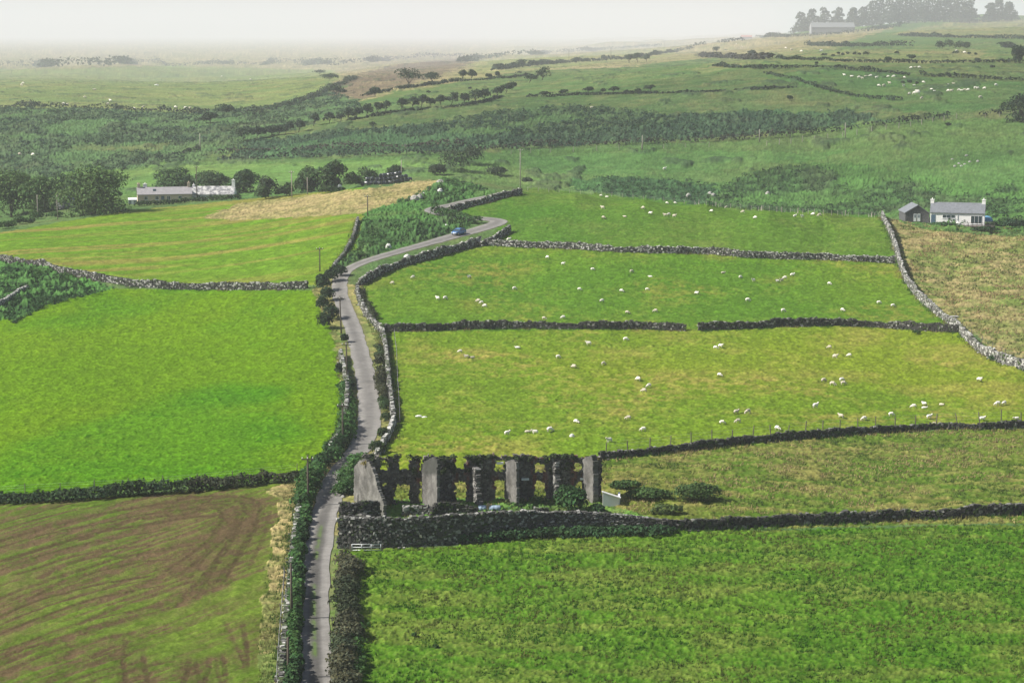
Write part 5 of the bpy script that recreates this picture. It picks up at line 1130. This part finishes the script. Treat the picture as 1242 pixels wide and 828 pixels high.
fence([(1195,143),(1220,141),(1245,140)], 'pale fence posts by the dark tree at the right frame edge', 4.2, 1.7, 'palepole', .12)
fence([(620,187),(660,185),(720,183),(800,180),(860,178)], 'faint fence posts along the top of the bright valley field', 8.0, 1.6, 'palepole', .11)
fence([(-10,604),(50,600),(110,597),(170,594),(230,589),(300,582),(360,576)], 'fence posts standing along the overgrown bank above the tracked brown field', 4.2, 1.5)
fence([(1090,262),(1100,268),(1112,271),(1128,273)], 'fence at the corner of the rough pasture below the stone barn', 2.6, 1.2)
fence([(1166,402),(1180,411),(1200,425),(1222,436),(1246,443)], 'fence posts on the straw-coloured side of the long pale wall', 6.5, 1.6)
fence([(345,700),(342,740),(338,790),(335,835)], 'fence posts along the broken wall by the tracked brown field', 4.0, 1.2)
fence([(478,404),(481,430),(482,460),(484,490),(485,515)], 'sheep fence on the field side of the tumbled lane wall', 5.0, 1.1)
# ------------------------------------------------------------------ field gate by the boundary wall
P0, P1 = px1(427, 668), px1(462, 667.5); gt = empty('field_gate', P0, math.atan2(P1[1]-P0[1], P1[0]-P0[0]), 'galvanised metal field gate against the foot of the high ruin wall', 'gate'); Lg = float(np.hypot(*(P1-P0)[:2])); mb = MB()
for z in (.12, .45, .8): mb.tube([(0, 0, z), (Lg, 0, z)], .035, 6)
for x in (0, Lg/3, 2*Lg/3, Lg): mb.tube([(x, 0, .12), (x, 0, .82)], .04, 6)
mb.build('gate_frame', M['galv'], gt, True)
for x in (-.15, Lg+.15): mb = MB(); mb.tube([(x, .05, -.4), (x, .05, .75)], .08, 7); mb.build('gate_post', M['post'], gt)
# stone trough at the meeting of the walls
P0 = px1(1153, 387); tr = empty('water_trough', P0, 0.1, 'grey slab-topped trough where the dark wall meets the long pale wall', 'trough'); mb = MB(); mb.box((-1.5, -.45, .45), (1.5, .75, .58)); mb.build('slab', M['concrete'], tr); mb = MB()
for x in (-1.2, 1.0): mb.box((x, -.35, -.3), (x+.25, .65, .45))
mb.build('leg', M['rubble' if False else 'concrete'], tr)
# ------------------------------------------------------------------ wrapped bales
def bale_proto():
    n = 20; rings = []; Lb, rr = 1.25, .64
    for x, k in ((-.5, .80), (-.485, .93), (-.44, 1), (-.2, 1.015), (0, 1.0), (.2, 1.015), (.44, 1), (.485, .93), (.5, .80)): rings.append([(Lb*x, rr*k*cos(2*pi*j/n), rr*k*sin(2*pi*j/n)*.95) for j in range(n)])
    mb = MB(); mb.loft(rings); mb.v = [(x+random.uniform(-.015, .015), y+random.uniform(-.02, .02), z+random.uniform(-.02, .02)) for x, y, z in mb.v]; return mb.build('wrapped_bale', M['bale'], None, True)
b0 = None; rows_ = [(0, 13, 437, 499), (1, 10, 443, 494), (2, 6, 458, 486)]
Pl, Pr = px1(437, 226), px1(499, 219); LN = ['bottom', 'middle', 'top']
for lev, n, ua, ub in rows_:
    for k in range(n):
        f = (ua+(ub-ua)*(k+.5)/n-437)/62.; q = Pl+(Pr-Pl)*f
        o = bale_proto() if b0 is None else b0.copy()
        if b0 is None: b0 = o
        else: COL.objects.link(o)
        o.location = (q[0], q[1]+random.uniform(-.15, .15)+.5, float(zbase(q[0], q[1]+.5))+.62+lev*1.12+random.uniform(-.05, .05)); o.rotation_euler = (random.uniform(0, 6), random.uniform(-.08, .08), random.choice([0, pi/2, .5, -.4])+random.uniform(-.2, .2))
        tag(o, 'black plastic-wrapped bale, %s from the left in the %s row of the stack' % (NUM[k], LN[lev]), 'bale', 'stack of black wrapped bales')
# ------------------------------------------------------------------ blue car on the lane
def build_car():
    i = int(np.argmin(np.hypot(ROADP[:, 0]-px1(557, 285)[0], ROADP[:, 1]-px1(557, 285)[1]))); P = ROADP[i]; T = -ROADT[i]   # front points back down the lane, towards the camera
    root = empty('car', (P[0], P[1], P[2]+.07), math.atan2(T[1], T[0]), 'blue hatchback car driving down the lane below the hairpin bend', 'car')
    xs = [-2.05, -1.95, -1.5, -.6, .6, 1.35, 1.9, 2.08]; w = [.70, .80, .86, .88, .88, .86, .78, .62]; zb = [.42, .30, .22, .20, .20, .22, .28, .36]; zt = [.78, .92, .95, .94, .93, .86, .74, .60]; rings = []
    for x, k, b, t in zip(xs, w, zb, zt): rings.append([(x, -k*.9, b), (x, -k, b+.12), (x, -k, t-.16), (x, -k*.9, t), (x, k*.9, t), (x, k, t-.16), (x, k, b+.12), (x, k*.9, b)])
    mb = MB(); mb.loft(rings); body = mb.build('body', M['carpaint'], root, True)
    cb = MB(); st = [(-1.85, .70, .90, .93), (-1.25, .70, .90, 1.40), (-.3, .68, .90, 1.47), (.35, .66, .90, 1.40), (1.1, .72, .88, .90)]
    cb.loft([[(x, -.80, b), (x, -k, max(t, b+.02)), (x, k, max(t, b+.02)), (x, .80, b)] for x, k, b, t in st]); cb.build('window', M['glass'], root)
    rf = MB(); rf.loft([[(x, -k, z-.05), (x, -k*.92, z+.03), (x, k*.92, z+.03), (x, k, z-.05)] for x, k, z in ((-1.5, .66, 1.30), (-1.2, .705, 1.42), (-.3, .70, 1.49), (.3, .67, 1.43), (.45, .66, 1.36))]); rf.build('roof', M['carpaint'], root)
    for y in (-1, 1):
        pl = MB()
        for x0, x1 in ((.42, 1.15), ): pl.tube([(x0-.1, y*.69, 1.38), (x1, y*.77, .92)], .045, 5)
        pl.tube([(-.25, y*.72, 1.45), (-.3, y*.81, .93)], .04, 5); pl.tube([(-1.3, y*.71, 1.40), (-1.85, y*.78, .94)], .06, 5); pl.build('pillar', M['carpaint'], root)
    first = None
    for x in (-1.28, 1.32):
        for y in (-.78, .78):
            tw = MB(); n = 20; tw.loft([[(r_*cos(2*pi*j/n), yy, r_*sin(2*pi*j/n)) for j in range(n)] for yy, r_ in ((-.10, .27), (-.09, .31), (.09, .31), (.10, .27))])
            t_ = tw.build('wheel', M['tyre'], root, False); t_.location = (x, y, .31)
            rm_ = MB(); rm_.tube([(0, -.112, 0), (0, .112, 0)], .2, 12); rm_.build('rim', M['rim'], t_)
    for y in (-.58, .58):
        h_ = MB(); h_.box((1.86, y-.17, .56), (2.05, y+.17, .72)); h_.build('headlight', M['lamp'], root)
        h_ = MB(); h_.box((-2.06, y-.14, .68), (-1.97, y+.14, .86)); h_.build('tail_light', M['redlamp'], root)
        h_ = MB(); h_.box((.75, (.86 if y > 0 else -1.02), .92), (.9, (1.02 if y > 0 else -.86), 1.04)); h_.build('wing_mirror', M['carpaint'], root)
    p_ = MB(); p_.box((2.02, -.26, .40), (2.11, .26, .50)); p_.build('number_plate', M['plate'], root); g_ = MB(); g_.box((1.98, -.42, .53), (2.085, .42, .585)); g_.build('grille', M['iron'], root)
build_car()
# ------------------------------------------------------------------ sheep: one continuous skinned body per pose
def sheep_mesh(pose, dark=False, grubby=False):
    V = [(-.40,0,.66),(0,0,.68),(.36,0,.67)]; Rr = [.25,.29,.25]; E = [(0,1),(1,2)]
    if pose == 'grazing': hd = [((.58,0,.52),.14),((.74,0,.26),.10),((.82,0,.10),.06)]
    elif pose == 'lying': hd = [((.56,0,.74),.14),((.70,0,.88),.11),((.84,0,.80),.07)]
    else: hd = [((.55,0,.82),.14),((.68,0,1.0),.11),((.84,0,.93),.07)]
    k = 2
    for p, r in hd: V.append(p); Rr.append(r); E.append((k, len(V)-1)); k = len(V)-1
    skull = k-1
    for s in (-1, 1):                                     # ears
        p = V[skull]; V.append((p[0]-.04, s*.17, p[2]+.04)); Rr.append(.03); E.append((skull, len(V)-1))
    if pose != 'lying':
        for b, x in ((0, -.42), (2, .34)):
            for s in (-1, 1):
                j = random.uniform(-.05, .05)
                for q, r, pr in (((x, s*.15, .42), .085, b), ((x+(-.05 if b == 0 else .02)+j, s*.15, .22), .048, None), ((x+j, s*.15, .02), .04, None)):
                    V.append(q); Rr.append(r); E.append((pr if pr is not None else len(V)-2, len(V)-1))
    V.append((-.64, 0, .60)); Rr.append(.06); E.append((0, len(V)-1))   # tail
    if pose == 'lying': V = [(x, y, z-.36) for x, y, z in V]
    me = bpy.data.meshes.new('sheep'); me.from_pydata(V, E, []); o = bpy.data.objects.new('sheep', me); COL.objects.link(o)
    sk = o.modifiers.new('skin', 'SKIN'); su = o.modifiers.new('sub', 'SUBSURF'); su.levels = 1; su.render_levels = 1
    for v, r in zip(me.skin_vertices[0].data, Rr): v.radius = (r, r)
    me.skin_vertices[0].data[1].use_root = True; me.skin_vertices[0].data[0].use_root = False
    dg = bpy.context.evaluated_depsgraph_get(); dg.update(); nm = bpy.data.meshes.new_from_object(o.evaluated_get(dg)); nm.name = 'sheep_'+pose
    bpy.data.objects.remove(o); bpy.data.meshes.remove(me)
    nm.materials.clear(); nm.materials.append(M['grubbywool' if grubby else 'wool']); nm.materials.append(M['sheepdark' if dark else 'sheepface'])
    h0 = V[skull]
    for p in nm.polygons:
        c = p.center; low = pose != 'lying' and c.z < .36 and c.x < .5 and abs(c.y) > .05; hd_ = c.x > h0[0]-.05
        p.material_index = 1 if (low or hd_) else 0; p.use_smooth = True
    return nm
PR = {(p, d, q): sheep_mesh(p, d, q) for p in ('grazing', 'standing', 'lying') for d in (False, True) for q in (False, True)}
def flock(pts, where, group, seed, size=1.0, poses=(.62, .24, .14)):
    g = random.Random(seed); order = sorted(range(len(pts)), key=lambda i: pts[i][0])
    for rk, i in enumerate(order):
        u, v = pts[i][:2]; pose = g.choices(('grazing', 'standing', 'lying'), poses)[0]; dk = g.random() < .3; gb_ = g.random() < .28
        P = px1(u, v+3.2*scale_at(300)/8.0*.5 if v > 400 else v+1.5)
        o = bpy.data.objects.new('sheep', PR[(pose, dk, gb_)]); COL.objects.link(o)
        o.location = (P[0], P[1], P[2]-.02); o.rotation_euler = (0, 0, g.choice([0, pi])+g.uniform(-.7, .7)); k = size*g.uniform(.92, 1.14)*min(1.5, max(1., P[1]/1000.))*(pts[i][2] if len(pts[i]) > 2 else 1); o.scale = (k, k, k*g.uniform(.95, 1.05))
        word = {'grazing': 'grazing head down', 'standing': 'standing', 'lying': 'lying'}[pose]
        tag(o, '%ssheep %s in %s, %s from left' % ('dark-faced ' if dk and v > 300 else 'cream ' if gb_ else 'white ', word, where, NUM[rk]), 'sheep', group)
GF = [(558,426),(566,433),(573,433),(628,421),(677,433),(696,445),(714,417),(732,441),(759,412),(774,460),(787,468),(781,474),(762,507),(780,521),(739,535),(699,512),(667,522),(649,525),(640,523),(615,526),
      (868,422),(874,420),(873,455),(1006,421),(1013,433),(1030,431),(999,462),(1010,466),(1021,461),(1023,465),(1188,461),(989,493),(893,500),(907,500),(876,513),(895,511),(943,520),(1020,505),(1048,508),(1081,503),(1108,493),(1121,490),(1121,494),(1142,490),(1127,506),(1133,515),(1210,490),(1218,489),(1191,509),(1233,507)]
FF = [(664,312),(683,320),(719,327),(766,329),(789,335),(877,330),(898,336),(914,340),(703,351),(730,365),(754,353),(785,351),(845,356),(907,364),(761,379),(795,377),(660,386),(683,385),(501,336),(476,343),(446,339),(531,362),(540,362),(580,365),(584,367),(588,371),(569,336),(624,350),(961,334),(952,337),(948,340),(943,341),(1006,344),(1022,376),(1066,367),(1083,371),(950,377)]
EF = [(731,252),(732,264),(758,262),(780,252),(789,259),(807,261),(811,260),(818,262),(863,256),(881,251),(901,257),(916,264),(809,246),(819,246),(729,237),(736,238),(986,260),(994,261),(964,262.5),(973,262.5),(617,291)]
flock(GF, 'the lowest sheep field', 'sheep of the lowest walled field', 3, .74)
flock(FF, 'the middle sheep field', 'sheep of the middle walled field', 4, .74)
flock(EF, 'the highest sheep field below the crest', 'sheep of the highest walled field', 5, .8)
FR = [(1024,91),(1042,94),(1050,92),(1056,92),(1063,94),(1077,93),(1084,93),(1097,94),(1066,104),(1072,104),(1079,101),(1096,104),(1109,103),(1120,100),(1130,109),(1133,110),(1140,107),(1150,102),(1157,102),(1150,110),(1154,110),(1163,109),(1166,109),(1170,109),(1174,109),(1183,107),(1186,107),(1208,103),(1189,118),(1103,114),(1118,119),(1194,107),(1105,82),(1110,81),(1115,82),(1112,114,1.7),(1033,92),(1046,95)]
flock(FR, 'the sheep-dotted far field', 'sheep of the far right field', 6, 1.15, (.5, .3, .2))
flock([(816,60),(821,59),(826,60),(885,48),(893,53),(900,56),(909,51),(953,58),(972,62),(996,62),(960,60),(1160,62),(1170,64)], 'the misty upper slope', 'sheep of the misty upper slope', 7, 1.25, (.5, .3, .2))
flock([(28,101),(26,103),(77,126),(81,127),(115,108),(103,118),(134,122),(131,126),(213,130),(225,131),(230,131),(163,132),(174,130),(269,92),(304,96)], 'the pale far-left field', 'sheep of the pale far-left field', 8, 1.3, (.5, .3, .2))
flock([(806,205),(24,187),(40,188),(718,131)], 'the rough valley ground', 'stray sheep', 9, 1.15)
EXPO = .76
# ------------------------------------------------------------------ light, air, camera
SUN_EL, SUN_AZ = radians(41), radians(-98)      # azimuth from +y towards +x (sun far left, a little beyond)
sd = np.array((sin(SUN_AZ)*cos(SUN_EL), cos(SUN_AZ)*cos(SUN_EL), sin(SUN_EL)))
from mathutils import Vector
li = bpy.data.lights.new('sun', 'SUN'); li.energy = 5.0; li.angle = radians(.6); li.color = (1, .955, .88)
so = link(bpy.data.objects.new('sun', li)); so.rotation_euler = Vector(tuple(-sd)).to_track_quat('-Z', 'Y').to_euler(); so.location = (-200, 100, 300)
w = bpy.data.worlds.new('World'); S.world = w; w.use_nodes = True
nt = w.node_tree; bg = nt.nodes['Background']; sky = nt.nodes.new('ShaderNodeTexSky'); sky.sky_type = 'NISHITA'; sky.sun_disc = False
sky.sun_elevation = SUN_EL; sky.sun_rotation = SUN_AZ; sky.air_density = 1.0; sky.dust_density = 1.5; sky.ozone_density = 1.0
nt.links.new(sky.outputs[0], bg.inputs[0]); bg.inputs[1].default_value = .062
def build_haze():
    mb = MB(); mb.box((-46000, -450, -12), (46000, 90000, 420))
    m = bpy.data.materials.new('haze_air'); m.use_nodes = True; n = m.node_tree
    n.nodes.remove(n.nodes['Principled BSDF'])
    v = n.nodes.new('ShaderNodeVolumePrincipled'); v.inputs['Density'].default_value = HAZE_D; v.inputs['Color'].default_value = (.875, .885, .93, 1)
    v.inputs['Anisotropy'].default_value = 0.0
    n.links.new(v.outputs[0], n.nodes['Material Output'].inputs['Volume'])
    o = mb.build('haze', m); tag(o, 'pale sea haze thickening to fog over the far hills', 'haze', kind='stuff')
HAZE_D = .000135
build_haze()
# broken cloud drifting over: it shades the valley beyond the crest (above the air box, well out of the frame)
def build_cloud(name, cx, cy, rx, ry, hgt, lab, seed):
    import bmesh
    bm = bmesh.new(); bmesh.ops.create_icosphere(bm, subdivisions=5, radius=1)
    for v in bm.verts:
        p = v.co; r = 1+.55*(float(fbm(p.x*2.2+9, p.y*2.2+p.z*1.4+9, seed, 4))-.5)
        v.co = (p.x*rx*r, p.y*ry*r, p.z*70*r if p.z > 0 else p.z*25*r)
    me = bpy.data.meshes.new(name); bm.to_mesh(me); bm.free()
    m = bpy.data.materials.new('cloud_vapour'); m.use_nodes = True; n = m.node_tree; b = n.nodes['Principled BSDF']
    b.inputs['Base Color'].default_value = (.9, .9, .9, 1); b.inputs['Roughness'].default_value = 1
    t = n.nodes.new('ShaderNodeBsdfTransparent'); mx = n.nodes.new('ShaderNodeMixShader'); mx.inputs[0].default_value = .13
    n.links.new(t.outputs[0], mx.inputs[1]); n.links.new(b.outputs[0], mx.inputs[2]); n.links.new(mx.outputs[0], n.nodes['Material Output'].inputs['Surface'])
    me.materials.append(m); o = link(bpy.data.objects.new(name, me)); off = -sd/sd[2]*hgt
    o.location = (cx-off[0], cy-off[1], hgt); tag(o, lab, 'cloud', kind='structure')
build_cloud('cloud', 300, 800, 330, 170, 900, 'low broken cloud drifting above the valley, shading its slopes', 3)
cam = bpy.data.cameras.new('camera'); cam.sensor_width = 36; cam.lens = 36*FPX/W0; cam.clip_start = .5; cam.clip_end = 200000
co = link(bpy.data.objects.new('camera', cam)); co.location = (0, 0, CZ); co.rotation_euler = (pi/2-PITCH, 0, 0); S.camera = co
S.view_settings.view_transform = 'Standard'; S.view_settings.look = 'None'; S.view_settings.gamma = 1; S.view_settings.exposure = EXPO
S.cycles.max_bounces = 5; S.cycles.diffuse_bounces = 2; S.cycles.volume_bounces = 1; S.cycles.transparent_max_bounces = 6; S.cycles.use_denoising = True
try: S.cycles.denoiser = 'OPENIMAGEDENOISE'
except Exception: pass
